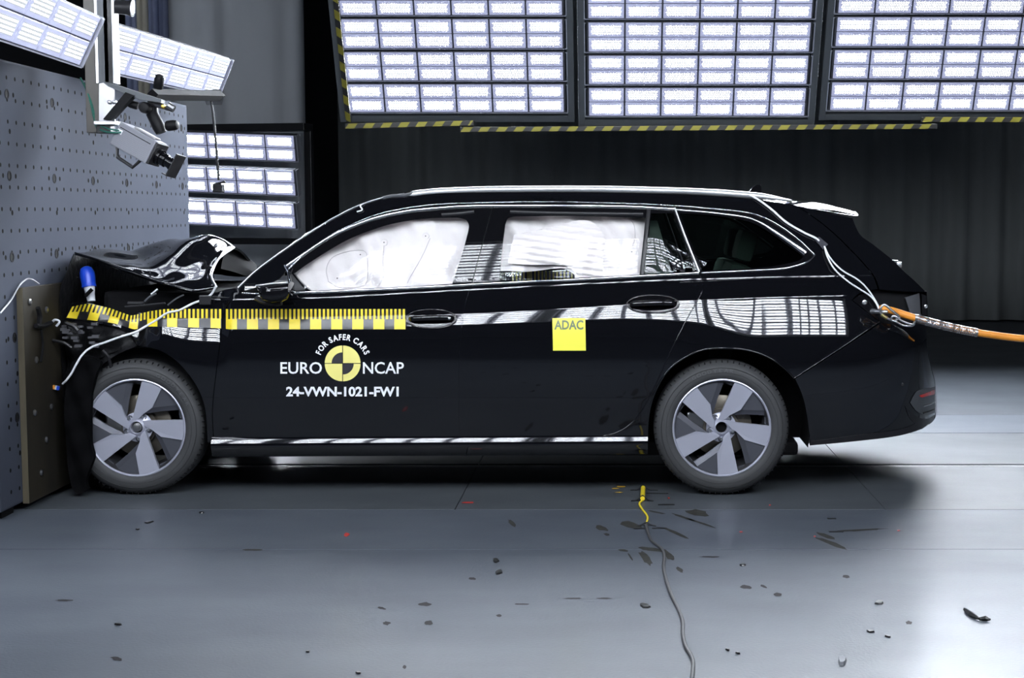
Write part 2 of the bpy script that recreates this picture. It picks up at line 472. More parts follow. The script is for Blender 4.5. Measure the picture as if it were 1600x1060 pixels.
# hazard striped bumper bars under the far banks
def hazard_bar(A, B, w, t, label, pitch=.146):
    A, B = Vector(A), Vector(B); L = (B - A).length; xa = (B - A).normalized()
    ya = Vector((0, -1, 0)); ya = (ya - xa * ya.dot(xa)).normalized(); up = ya.cross(xa).normalized()
    if up.z < 0 and abs(xa.z) < .7: up = -up
    M = rot_between(xa, up, xa.cross(up), A)
    s = -1 if xa.cross(up).y > 0 else 1
    b = MB(); b.bbox((0, -w/2, -t/2), (L, w/2, t/2), .003, M)
    o = b.build('hazard_bar', HAZB); tag(o, label, 'bar', 'hazard striped bars')
    c = MB(); k = 0.
    while k + .03 < L:
        a0, a1 = k, min(k + pitch * .52, L - .03)
        if a1 > a0: c.prism([(a0, -w/2 * .98), (a1, -w/2 * .98), (a1 + .03, w/2 * .98), (a0 + .03, w/2 * .98)], s * t/2, s * (t/2 + .0015), M)
        k += pitch
    c.build('yellow_stripes', HAZY, o)
    return o
yb = 5.44
hazard_bar(WY(540, 197.5, yb), WY(740, 192.5, yb), .042, .05, 'short yellow and black striped bar under the leftmost lamp bank')
hazard_bar(WY(720, 203, 5.36), WY(1463, 198, 5.36), .04, .09, 'longest yellow and black striped bar, under the middle lamp bank')
hazard_bar(WY(1440, 187, yb), WY(1840, 188, yb), .042, .05, 'yellow and black striped bar under the rightmost lamp bank')
hazard_bar(WY(545, 190, 5.46), WY(521, -40, 4.90), .042, .05, 'upright yellow and black striped bar beside the leftmost lamp bank')

# lamp bank behind the barrier: three stacked lamps on a black stand
sx = Vector((.975, -.20, -.04)).normalized()
zn = Vector((.2, -.94, -.26)); zn = (zn - sx * zn.dot(sx)).normalized(); up = zn.cross(sx).normalized()
for k, nm in enumerate(('topmost', 'middle', 'lowest')):
    e = WY((470, 470, 470)[k] - 4, (232, 286, 338)[k], 7.2)
    o = fixture('stacked_lamp', rot_between(sx, up, zn, e - sx * .93))
    tag(o, nm + ' of three stacked LED lamps beside the barrier edge', 'lamp', 'stacked lamps beside the barrier')
b = MB(); e = WY(466, 232, 7.2) - zn * .15; zt = WY(470, 203, 7.3).z; zb_ = WY(470, 368, 7.3).z
xs_ = Vector((sx.x, sx.y, 0)).normalized(); SM = rot_between(xs_, Vector((-xs_.y, xs_.x, 0)), Vector((0, 0, 1)), Vector((e.x, e.y + .22, 0)))
for x in (.0, -1.93):
    b.bbox((x - .035, -.035, 0), (x + .035, .035, zt + .05), .005, SM); b.box((x - .035, -.5, 0), (x + .035, .5, .04), SM)
b.bbox((-1.93, -.2, zt + .0), (.035, .035, zt + .07), .005, SM); b.bbox((-1.93, -.2, zb_ - .09), (.035, .035, zb_ - .03), .005, SM)
tag(b.build('lamp_stand', SATIN), 'black steel stand holding the three stacked lamps', 'stand')

# two lamps above the barrier, shining on the windscreen
def corner_lamp(A, B, C, label):
    """A upper left, B upper right, C lower right corner of the lit face"""
    xa = (B - A).normalized(); u_ = (B - C); u_ = (u_ - xa * u_.dot(xa)).normalized(); n = xa.cross(u_)
    ctr = B - xa * .93 - u_ * .13
    o = fixture('barrier_lamp', rot_between(xa, u_, n, ctr), None, 'barrier')
    return tag(o, label, 'lamp', 'lamps above the barrier')
Bq = WY(362, 92, 2.4); Aq = WY(180, 36, .55); Cq = WY(345, 139, 2.42)
corner_lamp(Aq, Bq, Cq, 'LED lamp above the barrier to the right of the mast')
Bq = WY(159, 26, -.1); Aq = WY(-60, -75, -1.8); Cq = WY(134, 90, -.07)
corner_lamp(Aq, Bq, Cq, 'LED lamp above the barrier at the upper left corner')

# ------------------------------------------------------------------ crash barrier
BX, BY0, BY1, BZ0, BZ1 = -2.779, -.60, 2.655, .035, 2.10
bar = thing('crash_barrier', (BX, 1.03, 0), 'massive grey crash barrier block with a grid of bolt holes', 'barrier')
b = MB(); b.bbox((BX - 1.6, BY0, BZ0), (BX, BY1, BZ1), .012)
b.build('block', BARRIER, bar)
for y in (BY0 + .06, BY1 - .2):
    b = MB(); b.box((BX - .22, y, 0), (BX - .02, y + .14, BZ0)); b.box((BX - 1.5, y, 0), (BX - 1.3, y + .14, BZ0)); b.build('foot', MATTE, bar)
def disc(b, y, z, r, n=8, mi=0, x=BX + .0008):
    b.add([(x, y + r * math.cos(6.2832*i/n), z + r * math.sin(6.2832*i/n)) for i in range(n)], [tuple(range(n))], mi)
b = MB()
for r in range(20):
    z = 2.02 - .1005 * r
    for c in range(31):
        y = BY0 + .13 + .1005 * c
        if y < BY1 - .1: disc(b, y, z, .0105)
ANCH = [(-.37 + .575 * c, 1.945 - .375 * r) for r in range(5) for c in range(6) if BY0 + .08 < -.37 + .575 * c < BY1 - .08]
for y, z in ANCH:
    for dy in (-.075, .075): disc(b, y + dy, z, .012)
    disc(b, y + .02, z - .17, .013)
tag(b.build('bolt_holes', HOLE, bar), kind='stuff')
for y, z in ANCH:
    b = MB(); M = Matrix.Translation((BX, y, z)) @ Matrix.Rotation(math.pi/2, 4, 'Y')
    b.lathe([(.024, 0), (.024, .002), (.017, .002), (.016, -.0), (.0, .0004)], M, 14)
    b.build('anchor_socket', mat('socket_dark', (.010, .010, .012), .7, 0., .1), bar)

# plywood sheet bolted to the barrier
p0 = WX(30, 450, BX + .012); ply = MB()
ply.bbox((BX + .002, -.335, .03), (BX + .032, 2.2, 1.05), .002)
P = tag(ply.build('plywood_board', [PLY]), 'brown plywood board on the barrier face behind the crushed nose', 'board')
b = MB(); b.box((BX + .002, -.3365, .032), (BX + .031, -.335, 1.048)); b.build('board_edge', PLYE, P)
for (y, z) in ((-.26, .98), (-.05, .93), (-.2, .70), (-.24, .45), (-.18, .15), (-.02, .45), (-.1, .3)):
    b = MB(); b.lathe([(.016, 0), (.016, .006), (.01, .01), (0, .011)], Matrix.Translation((BX + .032, y, z)) @ Matrix.Rotation(math.pi/2, 4, 'Y'), 10)
    b.build('bolt_head', STEEL, P)

# ------------------------------------------------------------------ mast with the high-speed camera
MY = .18
mast = thing('camera_mast', WY(150, 205, MY), 'upright aluminium mast with bracket arm in front of the barrier', 'mast')
def qbox(name, u0, v0, u1, v1, y0, y1, m, par, bev=.003):
    a, c = WY(u0, v1, (y0 + y1) / 2), WY(u1, v0, (y0 + y1) / 2)
    b = MB(); b.bbox((a.x, y0, a.z), (c.x, y1, c.z), bev); return b.build(name, m, par)
qbox('column', 139, -260, 147, 208, MY, MY + .07, mat('column_steel', (.09, .085, .078), .5, .3), mast)
qbox('column', 147, -260, 154, 204, MY + .01, MY + .06, STEEL, mast)
for k, (u0, u1, mm) in enumerate(((154, 158, SATCHR), (158, 164, GREYFRAME), (164, 168, SATCHR), (168, 170, SATIN), (170, 174, SATCHR))):
    qbox('rail', u0, -260, u1, 131, MY - .02 - .006 * (k % 2), MY + .05, mm, mast, .001)
b = MB(); M = rot_between(Vector((1, 0, 0)), Vector((0, 0, 1)), Vector((0, -1, 0)), Vector((0, MY - .03, 0)))
def pl(px, y): return [(q.x, q.z) for q in (WY(u, v, y) for u, v in px)]
b.prism(pl([(160, 132), (171, 130), (182, 138), (184, 190), (160, 190)], MY), 0, .02, M)
o = b.build('bracket_plate', STEEL, mast)
for (u, v) in ((172, 160), (180, 160)):
    b = MB(); b.lathe([(.011, 0), (.011, .012), (.006, .016), (0, .017)], Matrix.Translation(WY(u, v, MY - .05)) @ Matrix.Rotation(math.pi/2, 4, 'X'), 8); b.build('bolt', SATCHR, o)
qbox('clamp', 152, 190, 186, 196, MY - .05, MY + .06, SATCHR, mast)
qbox('clamp', 154, 196, 176, 209, MY - .02, MY + .05, SATIN, mast)
b = MB(); b.prism(pl([(169, 188), (182, 189), (217, 151), (204, 146)], MY), 0, .05, M); b.build('diagonal_brace', mat('brace_black', (.005, .005, .006), .6, spec=.15), mast)
b = MB(); A, B = WY(172, 131, MY), WY(226, 155, MY + .1)
b.prism(pl([(170, 130), (182, 132), (262, 158), (262, 163), (228, 158), (180, 138)], MY + .05), -.03, .03, M); b.build('arm', GREYFRAME, mast)
b = MB(); b.tube([WY(238, 148, MY + .1), WY(345, 150, 1.6)], .030, 4); b.build('boom', MATTE, mast)
b = MB(); b.tube([WY(322, 152, 1.55), WY(346, 152, 1.6)], .045, 4); b.build('boom_end', STEEL, mast)
b = MB(); b.tube(cr([WY(126, 122, MY + .1), WY(138, 148, MY), WY(146, 172, MY), WY(150, 197, MY), WY(166, 206, MY - .04), WY(186, 207, MY - .05), WY(198, 205, MY + .02)]), .0045, 6); b.build('green_wire', GREENW, mast)
b = MB(); b.tube(cr([WY(132, 130, MY + .1), WY(141, 160, MY - .01), WY(149, 190, MY), WY(168, 201, MY - .04), WY(186, 204, MY - .05)]), .0035, 6); b.build('green_wire', GREENW, mast)

sp = thing('spotlight', WY(180, 12, MY), 'small black spotlight clamped to the mast at the top edge', 'spotlight')
A, B = WY(168, 9, MY + .02), WY(206, 13, MY + .02); ax = (B - A).normalized()
b = MB(); zz = ax; xx = zz.orthogonal().normalized(); M2 = rot_between(xx, zz.cross(xx), zz, A)
b.lathe([(0, 0), (.03, .005), (.034, .03), (.036, .10), (.042, .118), (.042, .125), (.036, .126)], M2, 20); b.build('lamp_body', SATIN, sp, smooth=.6)
b = MB(); b.lathe([(.036, .124), (.02, .128), (0, .129)], M2, 20); b.build('lens', mat('spot_lens', (.6, .62, .66), .15, .3), sp, smooth=.6)

cm = thing('high_speed_camera', WY(225, 228, MY), 'grey high-speed camera with black lens, tilted down beside the mast', 'camera')
ca = Vector((.86, -.22, -.46)).normalized(); cb = Vector((.46, 0, .888)); cb = (cb - ca * cb.dot(ca)).normalized(); cc = ca.cross(cb)
CM = rot_between(ca, cb, cc, WY(218, 226, MY))       # local x = viewing axis, y = up, z = away or toward
if cc.y > 0: CM = rot_between(ca, cb, cc, WY(218, 226, MY))
zs = -1 if cc.y > 0 else 1                           # side facing the photographer
b = MB(); b.bbox((-.115, -.062, -.06), (.105, .062, .06), .006, CM); b.build('camera_body', CAMGREY, cm)
b = MB()
for k in range(13): b.box((-.11, -.056 + k * .0088, zs * .0605 - .0006), (.10, -.0535 + k * .0088, zs * .0605 + .0006), CM)
b.build('cooling_ribs', mat('rib_grey', (.2, .2, .225), .6), cm)  # thin raised strips in a grey close to the camera body
b = MB(); b.box((-.10, .034, zs * .0615 - .0006), (.085, .0375, zs * .0615 + .0006), CM); b.build('trim_line', HOLE, cm)
b = MB(); b.box((-.105, .004, zs * .062 - .0006), (-.078, .026, zs * .062 + .0006), CM); b.build('label_plate', WHITE, cm)
b = MB(); b.bbox((.105, -.058, -.056), (.118, .058, .056), .003, CM); b.build('front_plate', SATIN, cm)
ML = CM @ Matrix.Translation((.118, -.006, 0)) @ Matrix.Rotation(math.pi/2, 4, 'Y')
b = MB(); b.lathe([(.040, 0), (.040, .02), (.032, .024), (.032, .034), (.034, .036), (.034, .05), (.028, .055), (.028, .075), (.032, .078), (.032, .1), (.024, .102), (.02, .09), (0, .09)], ML, 24); b.build('lens_barrel', GLOSSBLK, cm, smooth=.6)
b = MB(); b.bbox((.222, -.066, -.05), (.229, .056, .05), .003, CM); b.bbox((.20, -.066, -.05), (.229, -.060, .05), .002, CM); b.build('lens_hood', SATIN, cm)
b = MB(); q = [CM @ Vector(p) for p in ((-.085, -.06, zs * .03), (-.06, -.105, zs * .03), (.04, -.112, zs * .03), (.06, -.06, zs * .03))]
b.tube(q, .009, 6); b.build('carry_handle', SATIN, cm)
b = MB(); b.bbox((-.05, .062, -.03), (.075, .072, .03), .003, CM); b.build('mounting_plate', STEEL, cm)
hd = thing('clamp_head', WY(245, 180, MY), 'black articulated clamp head holding the high-speed camera', 'clamp')
CLAMPB = mat('clamp_black', (.005, .005, .006), .5, spec=.18)
def knob(u, v, r, l, y, d=Vector((0, -1, 0)), m=CLAMPB, nm='knob'):
    zz = Vector(d).normalized(); xx = zz.orthogonal().normalized()
    b = MB(); b.lathe([(0, 0), (r * .8, 0), (r, l * .12), (r, l * .75), (r * .8, l), (r * .45, l * 1.05), (0, l * 1.05)], rot_between(xx, zz.cross(xx), zz, WY(u, v, y)), 18)
    return b.build(nm, m, hd, smooth=.6)
b = MB(); b.tube([WY(240, 160, MY + .03), WY(238, 178, MY), WY(248, 198, MY), WY(252, 208, MY)], [.02, .03, .032, .026], 10); b.build('joint_body', CLAMPB, hd, smooth=.8)
knob(229, 169, .028, .05, MY - .02); knob(247, 139, .024, .07, MY + .02, (.2, -.2, 1)); knob(260, 197, .026, .06, MY - .03, (1, -.2, .1)); knob(216, 166, .02, .05, MY, (-1, 0, .3))
b = MB(); b.tube([WY(232, 160, MY), WY(270, 171, MY)], .014, 8); b.tube([WY(262, 165, MY - .02), WY(272, 171, MY - .02)], .019, 10); b.build('cross_rod', STEEL, hd, smooth=.6)
knob(256, 167, .011, .02, MY - .02, (0, -1, 0), mat('brass', (.5, .36, .08), .3, 1.), 'brass_screw')

hc = thing('hanging_cable', WY(342, 292, 1.5), 'black cable with a small box hanging from the boom', 'cable')
b = MB(); b.tube(cr([WY(329, 152, 1.5), WY(333, 180, 1.5), WY(337, 220, 1.5), WY(340, 260, 1.5), WY(342, 282, 1.5)]), .0075, 8); b.build('cord', SATIN, hc, smooth=.8)
a, c = WY(334, 301, 1.5), WY(349, 288, 1.5)
b = MB(); b.bbox((a.x, 1.47, a.z), (c.x, 1.53, c.z), .006); b.build('connector_box', SATIN, hc)
b = MB(); b.tube([WY(333, 289, 1.49), WY(352, 284, 1.49)], .008, 6); b.build('clip', SATIN, hc)
# cable pinned to the barrier beside the plywood
tag((lambda b: (b.tube(cr([WX(0, 490, BX + .012), WX(18, 468, BX + .012), WX(30, 447, BX + .02), WX(41, 437, BX + .03), WX(50, 437, BX + .045), WX(61, 444, BX + .05)]), .004, 6), b.build('thin_wire', mat('grey_wire', (.3, .31, .33), .4), None, smooth=.8))[1])(MB()), 'thin grey wire pinned to the barrier above the plywood board', 'wire')

# ------------------------------------------------------------------ the car: skin of its flank as inset over (X, z)
ZB = table([(-3, .99), (-1.56, 1.010), (-.72, 1.052), (.42, 1.104), (1.7, 1.125)])                # belt line
ZCR = table([(-3, .86), (-2.4, .875), (-1.6, .885), (-.75, .905), (.06, .950), (.42, .972), (1.2, .990), (1.8, .985)])   # shoulder crease
SH = table([(-3, .10), (-2.3, .12), (-2.05, .24), (-1.93, .26), (-1.85, .11), (-.75, .11), (.0, .13), (.42, .22), (.75, .40), (1.2, .40), (1.5, .28), (1.8, .2)])
BASE = table([(.12, .12), (.18, .085), (.24, .062), (.30, .05), (.40, .034), (.50, .019), (.60, .008), (.70, .001), (.78, 0), (2, 0)])
TAPER = table([(-3.0, .30), (-2.75, .15), (-2.6, .09), (-2.4, .04), (-2.15, .008), (-1.95, 0), (.6, 0), (.9, .014), (1.1, .040), (1.3, .082), (1.45, .135), (1.55, .20), (1.62, .30), (1.70, .5), (1.8, .8)])
def sstep(a, b, x):
    t = min(1, max(0, (x - a) / (b - a))); return t * t * (3 - 2 * t)
def SKIN(X, z):
    zc, h, zb = ZCR(X), SH(X), ZB(X)
    y = BASE(z) + TAPER(X)
    k = .42                                               # slope just below the crease
    if z >= zc: s = k * h / 2 + (z - zc) * .06
    elif z > zc - h: t = (z - zc + h) / h; s = k * h / 2 * t * t
    else: s = 0
    y += s
    y += .022 * sstep(zb - .035, zb + .012, z)
    if z > zb:
        t = z - zb; y += (.085 + .22 * sstep(-1.15, -1.45, X) + .17 * sstep(.2, .5, X)) * t + .58 * t * t if X > -1.15 else (.085 + .22 * (1 - sstep(-1.45, -1.15, X))) * t + .58 * t * t
        y += .07 * sstep(.4, 1.4, X) * min(1, t / .25)
    if X < -2.12:                                         # buckled fender
        y += .05 * max(0, 1 - abs(X + 2.34) / .13) ** 1.3 * sstep(.70, .82, z)
        y += .012 * math.sin(X * 31 + z * 17) * (1 - sstep(-2.4, -2.15, X)) * sstep(.6, .8, z)
    return y
def S(u, v, off=0.):
    Y = .03
    for _ in range(14):
        p = WY(u, v, Y); y2 = SKIN(p.x, p.z) + (off(p.x, p.z) if callable(off) else off)
        Y += (y2 - Y) * .75
    p = WY(u, v, Y); return p
def snorm(X, z):
    e = .002
    n = Vector(((SKIN(X+e, z) - SKIN(X-e, z)) / (2*e), -1, (SKIN(X, z+e) - SKIN(X, z-e)) / (2*e)))
    return n.normalized()

def outline(segs, step=6.):
    """segments of photo points, each smoothed on its own -> closed list of (u, v)"""
    out = []
    for sg in segs:
        c = cr([(a, b, 0) for a, b in sg], 10) if len(sg) > 2 else [Vector((*sg[0], 0)), Vector((*sg[-1], 0))]
        d = [c[0]]
        for i in range(1, len(c)):
            L = (c[i] - c[i-1]).length; n = max(1, int(L / step))
            d += [c[i-1].lerp(c[i], (j + 1) / n) for j in range(n)]
        keep = [d[0]]
        for q in d[1:]:
            if (q - keep[-1]).length > 1.6: keep.append(q)
        if out and (keep[0] - out[-1]).length < 1.2: keep = keep[1:]
        out += keep
    if (out[0] - out[-1]).length < 1.2: out.pop()
    return [(q.x, q.y) for q in out]
def inset_poly(P, g):
    n = len(P); A = sum(P[i][0]*P[(i+1)%n][1] - P[(i+1)%n][0]*P[i][1] for i in range(n))
    s = 1 if A > 0 else -1; out = []
    for i in range(n):
        a, b, c = P[i-1], P[i], P[(i+1)%n]
        e1 = Vector((b[0]-a[0], b[1]-a[1])); e2 = Vector((c[0]-b[0], c[1]-b[1]))
        if e1.length < 1e-7 or e2.length < 1e-7: out.append(b); continue
        n1 = Vector((-e1.y, e1.x)).normalized() * s; n2 = Vector((-e2.y, e2.x)).normalized() * s
        m = n1 + n2
        if m.length < .3: m = n1
        m = m.normalized() / max(.5, m.normalized().dot(n1))
        out.append((b[0] + m.x * g, b[1] + m.y * g))
    return out
def inside(P, x, y):
    c = False; n = len(P); j = n - 1
    for i in range(n):
        if (P[i][1] > y) != (P[j][1] > y) and x < (P[j][0]-P[i][0]) * (y-P[i][1]) / (P[j][1]-P[i][1]) + P[i][0]: c = not c
        j = i
    return c
def seg_dist(P, x, y):
    d = 9
    n = len(P)
    for i in range(n):
        ax, ay = P[i]; bx, by = P[(i+1)%n]; dx, dy = bx-ax, by-ay; L = dx*dx + dy*dy
        t = 0 if L < 1e-12 else max(0, min(1, ((x-ax)*dx + (y-ay)*dy) / L))
        q = (x-ax-t*dx)**2 + (y-ay-t*dy)**2
        if q < d: d = q
    return math.sqrt(d)
MIRROR = []
def panel(name, segs, m, parent, off=0., holes=(), gap=.0016, thick=.018, grid=.03, crease=True, mirror=True, step=6., extra_n=None):
    offs = off if callable(off) else (lambda X, z: off)
    def topoly(sg, g):
        P = [(p.x, p.z) for p in (S(u, v, off) for u, v in outline(sg, step))]
        return inset_poly(P, g) if g else P
    O = topoly(segs, gap); Hs = [topoly(h, -gap) for h in holes]
    pts = []; edges = []
    for P in [O] + Hs:
        k = len(pts); pts += [Vector(p) for p in P]; edges += [(k+i, k+(i+1) % len(P)) for i in range(len(P))]
    nb = len(pts)
    x0, x1 = min(p[0] for p in O), max(p[0] for p in O); z0, z1 = min(p[1] for p in O), max(p[1] for p in O)
    nx, nz = int((x1-x0)/grid)+1, int((z1-z0)/grid)+1
    cand = []
    for i in range(nx + 1):
        X = x0 + i * grid
        zc = ZCR(X); hh = SH(X)
        for j in range(nz + 1):
            z = z0 + j * grid
            if crease and -.075 < z - zc < .04: continue
            cand.append((X, z, .35 * grid))
        if crease:
            for dz in (-.065, -.05, -.035, -.022, -.011, -.004, .0015, .008, .025): cand.append((X, zc + dz, .003))
        zb = ZB(X)
        for dz in (-.035, -.022, -.010, .0, .012): cand.append((X, zb + dz, .006))
    def ok(c):
        if not inside(O, c[0], c[1]) or any(inside(h, c[0], c[1]) for h in Hs): return False
        return all(seg_dist(P, c[0], c[1]) > c[2] for P in [O] + Hs)
    pts += [Vector((c[0], c[1])) for c in cand if ok(c)]
    vs, es, fs, ov, oe, of = delaunay_2d_cdt(pts, edges, [], 0, 1e-5)
    V = [Vector((p.x, SKIN(p.x, p.y) + offs(p.x, p.y), p.y)) for p in vs]
    N = []
    for p in vs:
        if callable(off):
            e = .004; f = lambda a, b: SKIN(a, b) + offs(a, b)
            N.append(Vector(((f(p.x+e, p.y)-f(p.x-e, p.y))/(2*e), -1, (f(p.x, p.y+e)-f(p.x, p.y-e))/(2*e))).normalized())
        else: N.append(snorm(p.x, p.y))
    F = []
    for f in fs:
        cx = sum(vs[i].x for i in f)/len(f); cz = sum(vs[i].y for i in f)/len(f)
        if not inside(O, cx, cz) or any(inside(h, cx, cz) for h in Hs): continue
        ar = sum(vs[f[i]].x*vs[f[(i+1)%len(f)]].y - vs[f[(i+1)%len(f)]].x*vs[f[i]].y for i in range(len(f)))
        F.append(tuple(f) if ar > 0 else tuple(reversed(f)))
    if thick:
        for P, sgn in [(O, 1)] + [(h, -1) for h in Hs]:
            n = len(P); A = sum(P[i][0]*P[(i+1)%n][1] - P[(i+1)%n][0]*P[i][1] for i in range(n))
            Q = P if A > 0 else P[::-1]
            k = len(V)
            for i in range(n):
                x, z = Q[i]; a, c = Q[i-1], Q[(i+1)%n]
                nn = Vector((c[1]-a[1], 0, -(c[0]-a[0]))).normalized() * sgn
                y = SKIN(x, z) + offs(x, z)
                V += [Vector((x, y, z)), Vector((x, y + thick, z))]; N += [nn, nn]
            for i in range(n):
                j = (i+1) % n; q = (k+2*i, k+2*i+1, k+2*j+1, k+2*j)
                F.append(q if sgn > 0 else q[::-1])
    def make(V, F, N):
        me = bpy.data.meshes.new(name); me.from_pydata([tuple(v) for v in V], [], F)
        me.materials.append(m); me.polygons.foreach_set('use_smooth', [True]*len(F))
        me.normals_split_custom_set_from_vertices([tuple(n) for n in N]); me.update()
        return me
    o = put(bpy.data.objects.new(name, make(V, F, N)), parent, worldm(parent) if parent else None)
    if mirror:
        V2 = [Vector((v.x, 2*YC - v.y, v.z)) for v in V]; N2 = [Vector((n.x, -n.y, n.z)) for n in N]
        MIRROR.append((o, bpy.data.objects.new(name, make(V2, [f[::-1] for f in F], N2)), parent))
    return o
def strip(name, line, m, parent, r=.006, off=0., flat=(1, 1), n=8, mirror=True, pre=True):
    """moulding swept along the skin"""
    pts = [S(u, v, off) for u, v in ([(q.x, q.y) for q in cr([(a, b, 0) for a, b in line], 6)] if pre else line)]
    b = MB(); b.tube(pts, r, n, flat=flat)
    o = b.build(name, m, parent, smooth=.9)
    if mirror:
        b = MB(); b.tube([Vector((p.x, 2*YC - p.y, p.z)) for p in pts], r, n, flat=flat)
        MIRROR.append((o, bpy.data.objects.new(name, b.mesh(name, m, .9)), parent))
    return o

CAR = thing('estate_car', (-.5, YC, 0), 'black estate car with crumpled nose pressed against the barrier', 'car')

BELT = [(452, 457.5), (520, 455.5), (600, 452), (670, 448.5), (737, 444.7), (800, 441.5), (918, 436), (1000, 431.5), (1092, 426.5)]
BGAP_UP = [(771, 316.5), (753, 385), (737, 444.7)]
BGAP = [(737, 444.7), (728, 470), (722, 505), (718, 560), (717, 640), (719, 687)]
DTOP = [(447, 424), (475, 398), (512, 370), (550, 351), (587, 336), (625, 327), (675, 320), (725, 317.5), (771, 316.5)]
RTOP = [(771, 316.5), (822, 315.6), (900, 316), (960, 317.5), (1010, 319), (1053, 321.5)]
CGAP = [(1053, 321.5), (1072, 372), (1093, 426.5)]
RREAR = [(1093, 426.5), (1097, 443), (1096, 458), (1088, 473), (1070, 505), (1050, 545), (1030, 590), (1014, 623), (1000, 646), (985, 663), (962, 677), (930, 684)]
DFRONT = [(334, 691), (332, 640), (338, 580), (346, 518), (350, 490), (360, 472), (378, 456)]
fdoor = panel('front_door', [[(378, 456), (452, 457.5)], BELT[:5], BGAP, [(719, 687), (540, 690), (334, 691)], DFRONT], PAINT, CAR)
rdoor = panel('rear_door', [BELT[4:], RREAR, [(930, 684), (820, 686), (719, 687)], BGAP[::-1]], PAINT, CAR)
G1 = [[(460, 428), (487, 409), (540, 377), (587, 358), (625, 348), (670, 342), (715, 341)], [(715, 341), (727, 344), (732, 352), (731, 362)], [(731, 362), (722, 395), (706, 443.5)],
      [(706, 443.5), (600, 450), (486, 454.5)], [(486, 454.5), (471, 441), (460, 428)]]
panel('window_frame', [DTOP, BGAP_UP, BELT[:5][::-1], [(452, 457.5), (447, 424)]], GLOSSBLK, fdoor, off=.004, holes=[G1], thick=.03, crease=False)
panel('window_glass', G1, GLASS, fdoor, off=.014, thick=0, gap=-.004, crease=False, grid=.05)
G2 = [[(803, 339), (892, 338), (1009, 341)], [(1009, 341), (999.5, 431.5)], [(999.5, 431.5), (918, 436), (781, 441.5)], [(781, 441.5), (784, 400), (790, 351)], [(790, 351), (794, 342), (803, 339)]]
G3 = [[(1018, 334), (1051, 334)], [(1051, 334), (1070, 380), (1087, 425.5)], [(1087, 425.5), (1007, 430)], [(1007, 430), (1018, 334)]]
panel('window_frame', [RTOP, CGAP, BELT[4:][::-1], BGAP_UP[::-1]], GLOSSBLK, rdoor, off=.004, holes=[G2, G3], thick=.03, crease=False)
panel('window_glass', G2, GLASS, rdoor, off=.014, thick=0, gap=-.004, crease=False, grid=.05)
panel('quarter_light', G3, TINT, rdoor, off=.014, thick=0, gap=-.004, crease=False, grid=.05)
panel('pillar_cover', [[(747, 331), (769, 325)], [(769, 325), (752, 388), (736.5, 443.5)], [(736.5, 443.5), (707, 444.5)], [(707, 444.5), (728, 388), (747, 331)]], GLOSSBLK, fdoor, off=.001, thick=.005, crease=False)
panel('pillar_cover', [[(772.5, 325), (790, 330)], [(790, 330), (781, 388), (772, 442.5)], [(772, 442.5), (738.5, 444)], [(738.5, 444), (754, 388), (772.5, 325)]], GLOSSBLK, rdoor, off=.001, thick=.005, crease=False)
strip('window_divider', [(1013.5, 327), (1008, 380), (1002.5, 431)], SATIN, rdoor, .011, .004, flat=(1, .4))
for nm, ln in (('corner_trim', [(741, 331), (720, 333.5), (690, 336)]), ('corner_trim', [(797, 331), (860, 333), (1005, 335)])):
    strip(nm, ln, SATIN, fdoor if ln[0][0] < 760 else rdoor, .009, .002, flat=(.5, 1))

ROOFEDGE = [(372, 450), (400, 424), (430, 402), (460, 381), (490, 361), (520, 343), (560, 323), (600, 310), (640, 303), (700, 301), (800, 300.5), (900, 300.5), (1000, 302), (1100, 305.5), (1180, 312), (1243, 320)]
ARCH_R = [(1241, 591), (1225, 575), (1207, 562), (1185, 552), (1160, 546), (1128, 544), (1100, 546.5), (1075, 556), (1050, 573), (1033, 594), (1020, 622), (1013, 652), (1011, 692)]
QB = [(1096, 426.5), (1160, 423.5), (1220, 420), (1246, 414.5), (1264, 407.5), (1273, 398)]
QT = [(1273, 398), (1250, 376), (1220, 354), (1190, 338.5), (1160, 331), (1100, 325), (1055, 321.5)]
sframe = panel('side_panel', [ROOFEDGE, [(1243, 320), (1290, 354), (1330, 392), (1362, 428), (1372, 452)], [(1372, 452), (1345, 458), (1331, 469)], [(1331, 469), (1350, 484), (1374, 503)],
        [(1374, 503), (1312, 545), (1241, 591)], ARCH_R, [(1011, 692), (930, 685)], RREAR[::-1], QB, QT, RTOP[::-1], DTOP[::-1], [(447, 424), (430, 440), (378, 456)], [(378, 456), (372, 450)]], PAINT, CAR)
GQ = [[(1062, 334), (1100, 336), (1140, 340.5), (1170, 347), (1190, 356), (1210, 369), (1240, 390), (1255, 401)], [(1255, 401), (1250, 406), (1240, 409.5)], [(1240, 409.5), (1200, 417), (1160, 420), (1098, 423)], [(1098, 423), (1080, 380), (1062, 334)]]
qwin = panel('quarter_window', [QB, QT, CGAP], GLOSSBLK, CAR, off=.003, holes=[GQ], thick=.03, crease=False)
panel('window_glass', GQ, TINT, qwin, off=.012, thick=0, gap=-.004, crease=False, grid=.05)

